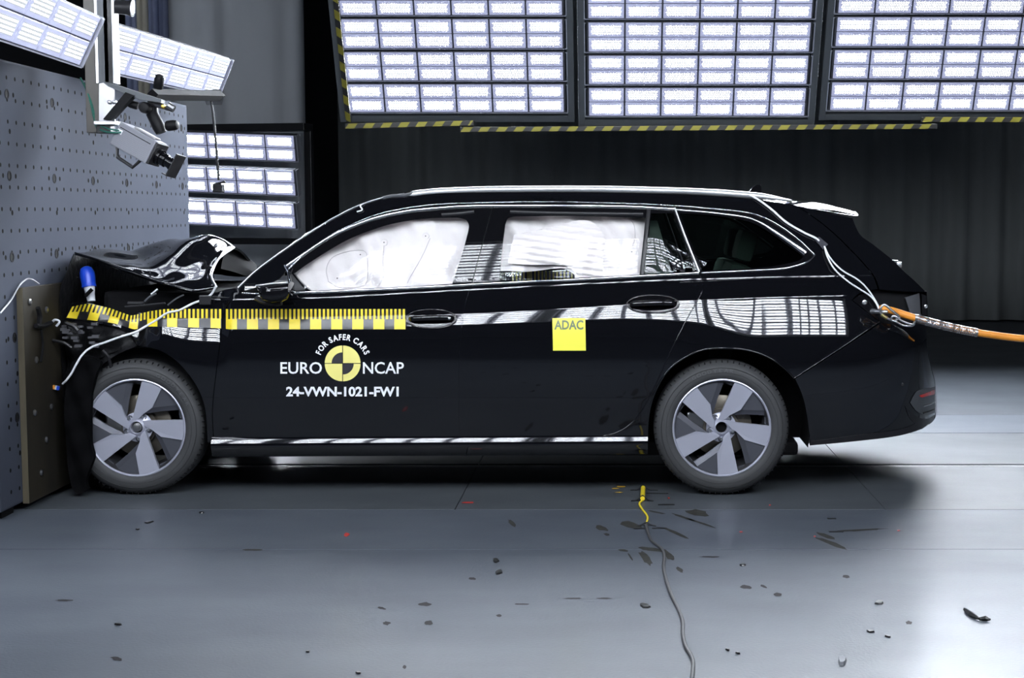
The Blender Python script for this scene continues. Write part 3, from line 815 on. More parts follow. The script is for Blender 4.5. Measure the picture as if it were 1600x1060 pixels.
# bright mouldings
strip('belt_moulding', BELT[:5], CHROME, fdoor, .0062, -.003, flat=(.7, 1))
strip('belt_moulding', [(378, 458), (400, 459), (430, 459)], CHROME, fdoor, .004, -.003)
strip('belt_moulding', BELT[4:], CHROME, rdoor, .0062, -.003, flat=(.7, 1))
strip('window_moulding', [(446, 417), (475, 397), (512, 372.5), (550, 354.5), (590, 340), (635, 330.5), (672, 326.5), (720, 323), (770, 321.7)], CHROME, fdoor, .0085, .000, flat=(.6, 1))
strip('window_moulding', [(771, 321.7), (860, 321.5), (960, 322.5), (1010, 324.3), (1053, 326.8)], CHROME, rdoor, .0075, .000, flat=(.6, 1))
strip('window_moulding', [(1056, 328), (1100, 331.5), (1140, 335.8), (1168, 340.5), (1190, 349), (1212, 363), (1240, 382), (1259, 395.5)], CHROME, qwin, [.006] * 24 + [.0075 + .0007 * i for i in range(19)], .004, flat=(.6, 1))
strip('outer_moulding', DTOP, CHROME, sframe, .0022, -.001)
strip('outer_moulding', RTOP, CHROME, sframe, .0022, -.001)
strip('outer_moulding', [(1055, 321.5)] + QT[::-1][1:], CHROME, sframe, .0030, -.001)
strip('outer_moulding', QB, CHROME, sframe, .0045, -.002)
strip('pillar_seam', [(1054, 325), (1072, 374), (1092, 425)], SATCHR, qwin, .006, .0, flat=(.6, 1))
strip('side_groove', [(1062, 441.5), (1100, 440), (1160, 436.5), (1230, 434), (1290, 434)], GLOSSBLK, sframe, .0035, -.0005, flat=(.6, 1))

strip('door_hem', RREAR, PAINT, rdoor, .0030, .0005)
strip('door_hem', BGAP, PAINT, fdoor, .0022, .0012)
strip('panel_hem', [(1374, 503), (1312, 545), (1241, 591)], PAINT, sframe, .0026, .0005)
strip('arch_lip', ARCH_R, PAINT, sframe, .005, .003)
# tailgate flank, rear bumper, lamp pocket
SIL_T = [(1447, 457), (1430, 440), (1412, 424), (1395, 407), (1365, 383), (1345, 368), (1336, 352), (1332, 341)]
tg = panel('tailgate', [[(1245, 321), (1292, 355), (1332, 393), (1364, 429), (1374, 453)], [(1374, 453), (1410, 456), (1447, 457)], SIL_T, [(1332, 341), (1290, 331), (1245, 321)]], PAINT, CAR, crease=False, off=.006)
SIL_B = [(1448, 507), (1448, 540), (1455, 575), (1461, 600), (1462, 640), (1459, 657)]
BBOT = [(1459, 657), (1440, 671), (1400, 682.5), (1330, 691), (1265, 697)]
bump = panel('rear_bumper', [[(1242, 592), (1312, 547), (1376, 505)], [(1376, 505), (1420, 507), (1448, 507)], SIL_B, BBOT, [(1265, 697), (1263, 668), (1258, 635), (1251, 612), (1242, 592)]], PAINT, CAR, crease=False)
panel('bumper_valance', [[(1266, 690), (1330, 681), (1400, 672), (1432, 662)], [(1432, 662), (1440, 671)], BBOT[1:], [(1265, 697), (1266, 690)]], SATIN, bump, off=-.004, crease=False)
panel('lamp_surround', [[(1422, 630), (1428, 618), (1436, 610), (1461, 604)], [(1461, 604), (1461, 646)], [(1461, 646), (1447, 650), (1432, 643), (1422, 630)]], mat('grey_plastic', (.06, .065, .072), .4), bump, off=-.006, crease=False)
panel('reflector', [[(1437, 619), (1461, 609)], [(1461, 609), (1460.5, 616.5)], [(1460.5, 616.5), (1440, 621.5)], [(1440, 621.5), (1437, 619)]], REDP, bump, off=-.012, crease=False, gap=0)
for v in (629, 640):
    strip('lamp_ring_line', [(1443, v + 6), (1453, v + 3), (1460, v)], SATCHR if v == 629 else SATIN, bump, .004, -.012)  # upper bright strip paints the highlight on the lamp surround's ring
panel('bumper_lip', [[(1414, 634), (1424, 645), (1445, 655), (1461, 648)], [(1461, 648), (1459, 658)], [(1459, 658), (1440, 671)], [(1440, 671), (1422, 655), (1414, 634)]], SATIN, bump, off=-.003, crease=False)
o = S(1410, 601); b = MB(); b.lathe([(.009, 0), (.009, .002), (.006, .003), (0, .003)], Matrix.Translation(o) @ Matrix.Rotation(math.pi/2, 4, 'X'), 12); b.build('parking_sensor', SATIN, bump)
pk = panel('lamp_pocket', [[(1345, 456), (1447, 457)], [(1447, 457), (1449, 507)], [(1449, 507), (1376, 506)], [(1376, 506), (1330, 469)], [(1330, 469), (1345, 456)]], MATTE, CAR, off=.05, crease=False, gap=-.006)
panel('pocket_plate', [[(1414, 465), (1437, 458)], [(1437, 458), (1439, 494)], [(1439, 494), (1422, 490)], [(1422, 490), (1414, 465)]], mat('pocket_grey', (.07, .072, .08), .35), pk, off=.02, crease=False, mirror=False)
panel('pocket_plate', [[(1440, 459), (1448, 462)], [(1448, 462), (1449, 494)], [(1449, 494), (1441, 493)], [(1441, 493), (1440, 459)]], SATIN, pk, off=.01, crease=False, mirror=False)
panel('pocket_flange', [[(1331, 469), (1350, 459), (1366, 472)], [(1366, 472), (1374, 503)], [(1374, 503), (1350, 484), (1331, 469)]], GLOSSBLK, pk, off=.008, crease=False, mirror=False)
for (u, v, r) in ((1351, 472.5, .012), (1446.5, 479, .010)):
    o = S(u, v, .004); b = MB(); b.lathe([(r, 0), (r, .006), (r * .6, .008), (r * .55, .003), (0, .003)], Matrix.Translation(o) @ Matrix.Rotation(math.pi/2, 4, 'X'), 14); b.build('screw', SATCHR, pk, smooth=.6)

def across(px_line, bulge, name, m, parent, off=0., n=13, dz=0., smooth=1.0, front=False):
    """surface from a line on the near flank over to the same line on the far flank"""
    L = [S(u, v, off) for u, v in [(q.x, q.y) for q in cr([(a, c, 0) for a, c in px_line], 5)]]
    rows = []
    for p in L:
        r = []
        for i in range(n):
            t = -1 + 2 * i / (n - 1); w = 1 - abs(t) ** 2.4
            r.append(Vector((p.x + bulge * w, YC + (YC - p.y) * t, p.z + dz * w)))
        rows.append(r)
    b = MB(); b.grid(rows); return b.build(name, m, parent, smooth=smooth)
across([(u, v) for u, v in SIL_T], .05, 'tailgate_skin', PAINT, tg, .006)
across(SIL_B + [(1440, 671)], .05, 'bumper_skin', PAINT, bump)
across([(1447, 457), (1449, 480), (1448, 507)], .05, 'tail_skin', PAINT, tg, .006)
roof = across(ROOFEDGE[5:], 0., 'roof', PAINT, CAR, 0., 17, .032)
ws = across(ROOFEDGE[:6], -.10, 'windscreen', GLASS, CAR, .004, 15)
strip('windscreen_glint', [(372, 449.5), (400, 423), (430, 400.5), (460, 379.5), (490, 359.5), (520, 341.5), (560, 321.5), (600, 308.5), (632, 303)], SATCHR, ws, .0048, -.002)  # bright metal strip paints the highlight along the windscreen edge

# roof rails, aerial, spoiler
RAIL = [(630, 307.5), (650, 303), (680, 299.8), (740, 297), (800, 296), (900, 295.5), (1000, 297), (1100, 300.2), (1180, 306), (1237, 313.5)]
pts = [S(u, v, .012) for u, v in [(q.x, q.y) for q in cr([(a, c, 0) for a, c in RAIL], 6)]]
k = len(pts); rr = [.004 + .0135 * min(1, i / 5, (k - 1 - i) / 5) for i in range(k)]
for far in (0, 1):
    b = MB(); b.tube([Vector((p.x, 2*YC - p.y if far else p.y, p.z)) for p in pts], rr, 10, flat=(1.25, 1)); b.build('roof_rail', mat('rail_aluminium', (.85, .86, .88), .42, .9), CAR, smooth=.9)
yA = YC
base = [WY(1150, 305, yA), WY(1168, 300, yA), WY(1177, 292, yA), WY(1184, 288.5, yA), WY(1189, 290, yA), WY(1189, 298, yA), WY(1191, 306, yA)]
b = MB()
top = cr(base, 4); zb0 = base[0].z - .02
rows = [[Vector((p.x, yA + s * w, zb0 + (p.z - zb0) * h)) for s, w, h in ((-1, .03, 0), (-1, .018, .5), (-1, .006, .93), (0, 0, 1), (1, .006, .93), (1, .018, .5), (1, .03, 0))] for p in top]
b.grid(rows); b.build('roof_aerial', GLOSSBLK, CAR, smooth=.8)
b = MB()
spx = [(1240, 319), (1268, 317.5), (1305, 325), (1341, 334.2), (1334, 338.8), (1290, 332), (1245, 323)]
P = [S(u, v, .05) for u, v in spx]
rows = []
low = P[-1].lerp(P[-3], .5)
for i in range(13):
    t = max(-.985, min(.985, -1 + i / 6)) if i not in (0, 12) else (-1 if i == 0 else 1)
    w = 1 - abs(t) ** 3
    f = .45 if i in (0, 12) else 1.
    base_z = [P[6].z, P[5].z, P[5].z, P[4].z, P[4].z, P[5].z, P[6].z]
    rows.append([Vector((p.x, YC + (YC - p.y + .02) * t, base_z[k] + (p.z - base_z[k]) * f + .02 * w)) for k, p in enumerate(P)])
b.grid(rows, closed=True); n = len(P); b.f += [tuple(range(n))[::-1], tuple(12 * n + i for i in range(n))]; b.m += [0, 0]
b.build('roof_spoiler', PAINT, CAR, smooth=.5)
b = MB(); b.bbox((WY(1400, 405, .75).x, .72, WY(1400, 418, .75).z), (WY(1408, 405, .75).x, 1.1, WY(1400, 409, .75).z), .004)
b.tube([WY(1390, 409, .74), WY(1402, 410, .74), WY(1406, 417, .74)], .012, 8); b.build('wiper_mount', SATCHR, tg, smooth=.8)

# sill
prof = [(.10, .315), (.062, .305), (.050, .296), (.043, .285), (.037, .270), (.034, .258), (.036, .245), (.048, .215), (.060, .200), (.10, .192), (.2, .19)]
for far in (0, 1):
    b = MB(); x0, x1 = S(332, 700).x, S(1012, 700).x
    pr = cr([(y, z, 0) for y, z in prof], 3)
    rows = [[Vector((x, 2*YC - q.x if far else q.x, q.y + .012 * (x + .5) * .5)) for q in pr] for x in [x0 + (x1 - x0) * i / 12 for i in range(13)]]
    b.grid(rows); b.build('sill', PAINT, CAR, smooth=1.2)

# front fender with its buckle
FT = [(362, 470), (345, 473), (318, 477), (290, 480), (264, 481.5), (238, 484), (219, 488), (203, 491), (190, 487), (158, 478), (127, 472.5), (112, 475)]
FB = [(103, 498), (119, 501), (150, 505), (182, 511), (198, 518), (206, 525), (215, 540)]
ARCH_F = [(215, 541), (240, 545), (262, 555), (280, 569), (298, 590), (312, 614), (321, 645), (324, 692)]
fend = panel('front_fender', [[(378, 456), (362, 470)], FT, [(112, 475), (103, 498)], FB, ARCH_F, [(324, 692), (334, 691)], DFRONT], PAINT, CAR, grid=.02, mirror=False)
fend2 = panel('cowl_corner', [[(300, 478), (318, 470), (345, 455), (372, 450)], [(372, 450), (378, 456)], [(378, 456), (362, 470), (345, 473), (318, 477), (300, 480)], [(300, 480), (300, 478)]], PAINT_CRUSH, CAR, off=.01, crease=False, mirror=False, gap=0, thick=.03)

# every mirrored panel of the far flank
FAR = {src.name: o for src, o, parent in MIRROR}
for src, o, parent in MIRROR:
    p = FAR.get(parent.name, parent)
    put(o, p, worldm(p))

# ------------------------------------------------------------------ wheels
def glyphs(txt, bold):
    cu = bpy.data.curves.new('txt', 'FONT'); cu.body = txt; cu.resolution_u = 3; cu.offset = bold
    ob = bpy.data.objects.new('txt', cu); COL.objects.link(ob)
    bpy.context.view_layer.update()
    me = ob.to_mesh(); V = [(v.co.x, v.co.y) for v in me.vertices]; F = [tuple(p.vertices) for p in me.polygons]
    ob.to_mesh_clear(); bpy.data.objects.remove(ob); bpy.data.curves.remove(cu)
    return V, F
WR, RR_ = .337, .243
def annulus_shape(b, poly, y_of, thick, M, mi=0):
    n = len(poly)
    F = [Vector((x, y, y_of(x, y))) for x, y in poly]; B = [Vector((p.x, p.y, p.z - thick)) for p in F]
    b.add([M @ p for p in F + B], [tuple(range(n)), tuple(range(n, 2*n))[::-1]] + [(i, n+i, n+(i+1)%n, (i+1)%n) for i in range(n)], mi)
def arc(r, a0, a1, n): return [(r * math.cos(math.radians(a0 + (a1-a0)*i/n)), r * math.sin(math.radians(a0 + (a1-a0)*i/n))) for i in range(n+1)]
def wheel(name, cx, cz, yface, turn, far, steer=0., hubbolt=False):
    s = -1 if not far else 1                          # wheel axis points out of the flank
    zz = Vector((0, s, 0)); xx = Vector((1, 0, 0)) if not far else Vector((-1, 0, 0)); yy = Vector((0, 0, 1))
    M = Matrix.Translation((cx, yface, cz)) @ Matrix.Rotation(steer, 4, 'Z') @ rot_between(xx, yy, zz, Vector((0, 0, 0)))
    b = MB()
    prof = [(.243, -.004), (.252, .006), (.268, .011), (.290, .010), (.308, .003), (.320, -.008), (.329, -.020), (.334, -.035), (.3365, -.055), (WR, -.10), (.3365, -.155), (.334, -.178), (.322, -.20), (.29, -.215), (.25, -.21), (.243, -.20)]
    b.lathe(prof, M, 72)
    for k in range(72):                               # shoulder grooves
        q = 2 * math.pi * k / 72; R_ = Matrix.Rotation(q, 4, 'Z')
        b.box((-.0022, .3225, -.030), (.0022, .3355, -.013), M @ R_, mi=1)
    for rr in (.300, .276):
        b.lathe([(rr - .001, .0085 if rr > .29 else .0115), (rr, .0105 if rr > .29 else .0125), (rr + .001, .0075 if rr > .29 else .011)], M, 72)
    tyre = b.build(name, [RUBBER, MATTE], CAR, smooth=.7)
    b = MB(); b.lathe([(.228, -.04), (.234, -.002), (.240, .0025), (.2445, .0005), (.2445, -.01)], M, 72); b.build('rim_lip', ALU, tyre, smooth=.8)
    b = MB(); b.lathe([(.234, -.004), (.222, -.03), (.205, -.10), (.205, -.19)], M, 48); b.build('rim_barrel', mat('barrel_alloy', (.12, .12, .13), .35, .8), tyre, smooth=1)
    k_ = .243 / 376.                                   # spoke outline measured on the rear wheel
    tilt = lambda x, y: -.002 - .018 * max(0, 1 - math.hypot(x, y) / .2) ** 1.2
    for j in range(5):
        MR = M @ Matrix.Rotation(math.radians(72 * j + turn), 4, 'Z')
        b = MB(); P = [(-28 * k_, 62 * k_)] + arc(.2405, 74.8, 50.3, 5) + [(142 * k_, 140 * k_), (60 * k_, 96 * k_), (34 * k_, 70 * k_), (0, 58 * k_)]
        annulus_shape(b, P[::-1], tilt, .024, MR); b.build('spoke', ALU, tyre)
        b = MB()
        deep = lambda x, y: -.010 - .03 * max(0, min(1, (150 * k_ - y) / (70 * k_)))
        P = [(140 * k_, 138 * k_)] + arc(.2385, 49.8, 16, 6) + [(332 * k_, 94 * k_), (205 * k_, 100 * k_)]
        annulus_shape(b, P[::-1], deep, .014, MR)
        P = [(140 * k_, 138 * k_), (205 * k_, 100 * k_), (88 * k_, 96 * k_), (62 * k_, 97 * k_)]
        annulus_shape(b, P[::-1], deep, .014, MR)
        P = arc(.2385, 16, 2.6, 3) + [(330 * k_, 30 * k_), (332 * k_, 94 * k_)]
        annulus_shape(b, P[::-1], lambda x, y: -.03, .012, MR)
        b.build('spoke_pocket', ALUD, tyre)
        ba = math.radians(72 * j + turn + 54)
        MB_ = M @ Matrix.Translation((.058 * math.cos(ba), .058 * math.sin(ba), -.034))
        b = MB(); b.lathe([(.017, 0), (.017, .004), (.012, .005)], MB_, 16, 1); b.lathe([(.0095, .0), (.0095, .016), (.007, .019), (0, .0195)], MB_, 6); b.build('lug_bolt', [SATCHR, ALUD], tyre, smooth=.5)
    b = MB(); b.lathe([(.075, -.036), (.06, -.034), (.042, -.02), (.035, -.012), (.031, -.009), (.029, -.012), (.027, -.04), (0, -.042)], M, 32); b.build('hub', ALU, tyre, smooth=.6)
    b = MB(); b.lathe([(.028, -.038), (0, -.038)], M, 24)
    if hubbolt: b.lathe([(.022, -.036), (.022, -.022), (.013, -.02), (.012, -.008), (0, -.007)], M, 20, 1)
    b.build('hub_bore', [HOLE, STEEL], tyre, smooth=.5)
    b = MB(); b.lathe([(.155, -.105), (.155, -.085), (.152, -.083), (.09, -.083), (.088, -.06), (0, -.06)], M, 48); b.build('brake_disc', ROTOR, tyre, smooth=.6)
    b = MB(); b.bbox((-.17, -.07, -.13), (-.075, .07, -.07), .01, M); b.build('brake_caliper', STEEL, tyre)
    return tyre
def sidewall_text(tyre, cx, cz, yface, a0, a1, txt='GOODYEAR'):
    b = MB(); n = len(txt)
    for i, ch in enumerate(txt):
        V, F = glyphs(ch, .01); xm = (min(v[0] for v in V) + max(v[0] for v in V)) / 2; th = math.radians(a0 + (a1 - a0) * (i + .5) / n); P = []
        for x, y in V:
            t = (x - xm) * .030; r = .279 + y * .024
            P.append(Vector((cx + r * math.cos(th) + t * math.sin(th), yface - .0128, cz + r * math.sin(th) - t * math.cos(th))))
        b.add(P, F)
    b.build('sidewall_lettering', mat('raised_rubber', (.075, .076, .08), .55), tyre, recalc=False)
hr = WY(1128, 670, .03); hf = WY(212, 676, .035)
w1 = wheel('rear_wheel', hr.x, WR + .001, .035, -.5, False)
w2_ = wheel('front_wheel', hf.x, WR + .001, .04, 6.5, False, math.radians(1.5), True)
sidewall_text(w2_, hf.x, WR + .001, .037, 68, 22)
sidewall_text(w1, hr.x, WR + .001, .035, 122, 78)
wheel('rear_wheel', hr.x, WR + .001, 2*YC - .035, 20, True)
wheel('front_wheel', hf.x, WR + .001, 2*YC - .04, 40, True)
for cx, nm in ((hr.x + .02, 'rear'), (hf.x + .02, 'front')):
    for y0, y1 in ((.07, .42), (2*YC - .42, 2*YC - .07)):
        b = MB(); R0 = .424 if nm == 'rear' else .398; n = 22
        a0, a1 = (-14, 192) if nm == 'rear' else (-12, 150)
        P = arc(R0, a0, a1, n)
        inner = y1 if y0 < YC else y0
        b.grid([[Vector((cx + x, y, WR + z)) for x, z in P] for y in (y0, y1)])
        b.add([Vector((cx + x, inner, WR + z)) for x, z in P], [tuple(range(len(P)))])
        b.build('wheel_arch_liner', MATTE, CAR, smooth=.8)

# ------------------------------------------------------------------ underbody, engine bay, cabin
b = MB()
b.bbox((-2.62, .22, .17), (.95, 2*YC - .22, .24), .02)
b.bbox((-1.9, .09, .2), (.12, 2*YC - .09, .25), .02)
b.build('underbody', MATTE, CAR)
b = MB(); b.bbox((-1.86, .11, .25), (.12, 2*YC - .11, .88), .02); b.bbox((.12, .45, .25), (1.0, 2*YC - .45, .88), .02); b.bbox((1.0, .18, .36), (1.38, 2*YC - .18, .88), .02); b.build('cabin_light_block', MATTE, CAR)  # dark filler boxes, added to stop light leaking through the cabin
b = MB(); b.bbox((-2.66, .45, .22), (-1.8, 2*YC - .45, .80), .03); b.bbox((-2.6, .34, .7), (-1.85, 2*YC - .3, 1.0), .03); b.bbox((-2.6, .16, .58), (-1.8, .45, .78), .02); b.bbox((-1.98, .2, .7), (-1.72, 2*YC - .2, .93), .02); b.build('engine_bay', MATTE, CAR)
GREENF = shade_green()
for y in (.42, 1.02):
    for x, t in ((.62, 'rear'), (-.75, 'front')):
        sM = Matrix.Translation((x, y, .92)) @ Matrix.Rotation(math.radians(14), 4, 'Y')
        b = MB(); b.bbox((-.06, -.02, -.35), (.07, .48, .22), .04, sM); se = b.build('seat_backrest', GREENF, CAR, smooth=.6)
        b = MB(); b.bbox((-.04, .10, .235), (.06, .36, .40), .035, sM); b.build('headrest', GREENF, se, smooth=.6)
b = MB(); b.bbox((.72, .25, 1.02), (1.2, 2*YC - .25, 1.045), .01); b.build('parcel_shelf', mat('shelf_grey', (.05, .055, .055), .7), CAR)

# ------------------------------------------------------------------ airbags behind the glass
def bag_off(base, seed):
    def f(X, z):
        return base + .012 * math.sin(X * 21 + seed + 3 * math.sin(z * 9)) + .009 * math.sin(z * 38 + X * 11 + seed) + .005 * math.sin(X * 63 + z * 31)
    return f
bag = panel('curtain_airbag', [[(455, 430), (487, 404), (540, 372), (590, 352), (640, 340), (690, 335), (740, 335)], [(740, 335), (712, 450)], [(712, 450), (600, 456), (480, 460)], [(480, 460), (455, 430)]], BAG, CAR, off=bag_off(.065, 1.), crease=False, gap=0, thick=0, grid=.014, mirror=False)
def bag_seam(pts, off, nm='seam', r=.0018):
    P = [S(u, v, off) for u, v in [(q.x, q.y) for q in cr([(a, c, 0) for a, c in pts], 5)]]
    b = MB(); b.tube(P, r, 5); return b.build(nm, SEAM, bag, smooth=.9)
bf = bag_off(.062, 1.)
bag_seam([(513, 440), (510, 420), (520, 402), (545, 393), (568, 392), (574, 405), (573, 440), (560, 449), (530, 449), (513, 440)], bf)
bag_seam([(600, 384), (598, 410), (600, 430), (590, 450)], bf); bag_seam([(672, 372), (660, 400), (640, 435), (634, 449)], bf)
for (u, v) in ((600, 379), (665, 369)):
    o = S(u, v, bag_off(.058, 1.)); b = MB(); MM = Matrix.Translation(o) @ Matrix.Rotation(math.pi/2, 4, 'X')
    b.lathe([(.018, -.004), (.016, .001), (.014, 0), (0, .0005)], MM, 20); b.lathe([(.003, .0015), (0, .0015)], MM, 8, 1); b.build('tether_patch', [BAG, HOLE], bag, smooth=.8)
for (u, v) in ((563, 398), (527, 435), (557, 443)):
    o = S(u, v, bag_off(.060, 1.)); b = MB(); b.lathe([(.003, .002), (0, .002)], Matrix.Translation(o) @ Matrix.Rotation(math.pi/2, 4, 'X'), 8); b.build('stitch_hole', HOLE, bag)
rb = panel('curtain_airbag', [[(776, 345), (800, 334), (900, 333), (1012, 336)], [(1012, 336), (1004, 436)], [(1004, 436), (908, 438), (897, 429), (880, 419.5), (866, 419.5), (826, 424.5), (776, 423)], [(776, 423), (776, 345)]], BAG, CAR, off=bag_off(.09, 4.), crease=False, gap=0, thick=0, grid=.014, mirror=False)
def pleat(X, z): return .050 + .007 * math.sin((z + X * .14) * 190) + .004 * math.sin(X * 40) + .03 * (1 - min(1, max(0, (z - 1.08) / .05)))  * .3
pb = panel('side_airbag', [[(803, 367), (850, 357), (905, 344)], [(905, 344), (922, 346), (936, 356), (945, 372), (942, 404), (943, 432)], [(943, 432), (908, 433), (895, 422), (880, 414), (830, 414), (793, 412)], [(793, 412), (803, 367)]], BAG, CAR, off=pleat, crease=False, gap=0, thick=.03, grid=.01, mirror=False)
bag = rb
o = S(987, 394, bag_off(.083, 4.)); b = MB(); MM = Matrix.Translation(o) @ Matrix.Rotation(math.pi/2, 4, 'X'); b.lathe([(.026, -.004), (.024, .001), (.020, 0), (0, .0005)], MM, 20); b.lathe([(.004, .0015), (0, .0015)], MM, 8, 1); b.build('tether_patch', [BAG, HOLE], rb, smooth=.8)
bag_seam([(987, 387), (992, 372), (990, 350), (978, 342), (950, 340)], bag_off(.086, 4.))
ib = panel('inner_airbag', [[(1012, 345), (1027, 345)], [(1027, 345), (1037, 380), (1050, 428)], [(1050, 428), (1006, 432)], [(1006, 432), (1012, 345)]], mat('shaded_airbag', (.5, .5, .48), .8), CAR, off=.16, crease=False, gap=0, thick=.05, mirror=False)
# yellow scale seen through the gap under the rear airbag
b = MB(); A = WY(800, 440, .42); Bq = WY(905, 424, .42)
b.box((A.x, .425, A.z - .02), (Bq.x, .43, Bq.z)); 
k = 0
while A.x + k * .019 < Bq.x: b.box((A.x + k * .019, .42, A.z - .02), (A.x + k * .019 + .009, .425, Bq.z), mi=1); k += 1
b.box((WY(824, 440, .41).x, .40, A.z), (WY(830, 440, .41).x, .42, Bq.z + .012), mi=1)
b.build('interior_scale', [HAZB, mat('scale_yellow', (.5, .38, .02), .5)], CAR)

# ------------------------------------------------------------------ crumpled bonnet and nose
def P3(L): return [WY(u, v, y) for u, v, y in L]
def crumple(rows, amp, seed, fx=9., keep=True):
    R = random.Random(seed); a = [R.uniform(0, 6.28) for _ in range(6)]
    nr, nc = len(rows), len(rows[0])
    for i, r in enumerate(rows):
        for j, p in enumerate(r):
            w = min(1, i / 3, (nr-1-i) / 3, j / 3, (nc-1-j) / 3) if keep else 1
            r[j] = p + Vector((0, -.35, 1)).normalized() * w * amp * (abs(math.sin(p.x * fx + p.y * 5 + a[0])) + .6 * math.sin(p.x * fx * 2.1 - p.y * 9 + a[1]) - .5)
    return rows
bon = [P3([(117, 395, .22), (150, 404, .18), (190, 420, .15), (235, 436, .13), (268, 446, .11), (300, 454, .10), (337, 448, .12)]),
       P3([(128, 394.5, .30), (162, 398, .33), (205, 411, .33), (248, 421, .30), (280, 425, .27), (306, 432, .25), (331, 427, .28)]),
       P3([(140, 394, .42), (174, 394, .50), (215, 399, .52), (250, 401, .48), (285, 402, .44), (318, 404, .42), (340, 407, .45)]),
       P3([(163, 393.5, .80), (185, 392, .80), (217, 389, .78), (245, 383, .76), (274, 373.5, .74), (319, 369.5, .72), (366, 387, .72)]),
       P3([(195, 402, 1.15), (215, 400, 1.15), (240, 398, 1.15), (270, 394, 1.15), (300, 388, 1.15), (338, 386, 1.15), (392, 408, 1.10)]),
       P3([(240, 425, 1.7), (255, 430, 1.7), (275, 436, 1.7), (300, 438, 1.7), (330, 440, 1.7), (360, 442, 1.7), (400, 440, 1.7)])]
rows = crumple(patch_rows(bon, 8, 7), .016, 5)
rows = [[Vector((max(p.x, BX + .04), p.y, p.z)) for p in r] for r in rows]
b = MB(); b.grid(rows); bonnet = b.build('bonnet', PAINT, CAR, smooth=.75)
bonnet.modifiers.new('thickness', 'SOLIDIFY').thickness = .012
L = cr(P3([(366, 387, .72), (350, 398, .57), (340, 407, .45), (331, 427, .28), (332, 438, .19), (338, 448, .12)]), 6)
b = MB(); b.tube(L, .0055, 8); b.build('bonnet_edge', SATCHR, bonnet, smooth=.9)
L = cr(P3([(117, 395, .21), (150, 405, .17), (190, 421, .14), (235, 437, .12), (268, 447, .10), (300, 455, .09)]), 6)
b = MB(); b.tube(L, .004, 6); b.build('bonnet_hem', PAINT, bonnet, smooth=.9)
b = MB(); b.grid(patch_rows([P3([(364, 388, .80), (382, 399, 1.0), (402, 414, 1.2)]), P3([(350, 400, .66), (375, 412, .9), (398, 426, 1.1)]), P3([(345, 420, .6), (365, 425, .8), (385, 432, 1.0)])], 5, 5)); b.build('bonnet_underside', MATTE, bonnet, smooth=.8)
nose = [P3([(117, 396, .24), (105, 402, .6), (112, 402, 1.2), (150, 410, 1.7)]), P3([(104, 425, .19), (94, 430, .6), (102, 430, 1.2), (150, 430, 1.7)]), P3([(95, 448, .14), (88, 455, .6), (100, 450, 1.2), (150, 448, 1.7)]),
        P3([(91, 475, .12), (86, 480, .6), (100, 475, 1.2), (150, 470, 1.7)]), P3([(90, 510, .12), (86, 515, .6), (100, 505, 1.2), (150, 495, 1.7)]), P3([(86, 600, .13), (86, 600, .6), (100, 590, 1.2), (150, 570, 1.7)]), P3([(108, 700, .14), (100, 690, .6), (110, 670, 1.2), (150, 640, 1.7)])]
rows = crumple(patch_rows(nose, 6, 5), .02, 9, 6.)
for r in rows:
    for j, p in enumerate(r): r[j] = Vector((max(p.x, BX + .036), p.y, p.z))
b = MB(); b.grid(rows); b.build('crushed_front_end', MATTEB, CAR, smooth=.6)
def offn(base, amp, seed): return lambda X, z: base + amp * (math.sin(X * 40 + z * 23 + seed) + math.sin(z * 51 - X * 17 + seed * 2)) 
fb = panel('front_bumper', [[(88, 508), (103, 500), (150, 507), (196, 520), (214, 541)], [(214, 541), (180, 556), (150, 580), (139, 610), (134, 660), (139, 710), (152, 752), (160, 768)], [(160, 768), (140, 774), (115, 768), (104, 745), (98, 690), (92, 640), (88, 605), (87, 560), (88, 508)]], MATTEB, CAR, off=offn(.02, .012, 2), crease=False, gap=0, thick=.05, mirror=False, grid=.022)
for vv in fb.data.vertices: vv.co.x = max(vv.co.x, BX + .038); vv.co.z = max(vv.co.z, .006)
for (L, m_, r) in (([(80, 506, .0), (86, 500, -.01), (93, 503, -.01), (88, 510, -.01)], WHITEP, .006),
                   ([(103, 505, 0), (115, 510, 0), (122, 517, 0)], SATIN, .01), ([(82, 532, .02), (100, 536, .02), (112, 544, .02)], SATIN, .008),
                   ([(160, 548, .03), (170, 560, .04), (175, 585, .06)], SATIN, .008)):
    b = MB(); b.tube(cr(P3(L), 5), r, 6); b.build('broken_bracket', m_, fb, smooth=.8)
for L, r in (([(56, 509), (66, 510), (80, 505)], .012), ([(59, 481), (62, 495), (60, 512)], .012), ([(64, 515), (67, 540), (64, 566)], .006)):
    b = MB(); b.tube(cr([WX(u, v, BX + .05) for u, v in L], 5), r, 6); b.build('broken_bracket', MATTE, fb, smooth=.8)
Rn = random.Random(4)
b = MB()
for k in range(26):
    p = WY(98 + Rn.random() * 55, 503 + Rn.random() * 40, .03); b.bbox(p - Vector((.006, .006, .004)) * (1 + Rn.random()), p + Vector((.012, .006, .004)) * (1 + Rn.random()), .001)
b.build('headlamp_fragments', mat('lamp_shards', (.10, .10, .11), .12, .2), fb)
hang = lambda X, z: -.014 + .008 * math.sin(X * 55 + z * 19) + .006 * math.sin(z * 47 - X * 21) - SKIN(X, z)
tl_ = panel('torn_arch_liner', [[(112, 566), (132, 558), (156, 566), (150, 585), (145, 605), (141, 640), (141, 690), (146, 714), (139, 735), (134, 752), (136, 766)], [(136, 766), (124, 772), (113, 764), (106, 730), (103, 690), (100, 640), (104, 600), (112, 566)]], mat('soft_black_liner', (.0035, .0035, .004), .9, spec=.04), fb, off=hang, crease=False, gap=0, thick=.04, mirror=False, grid=.02)
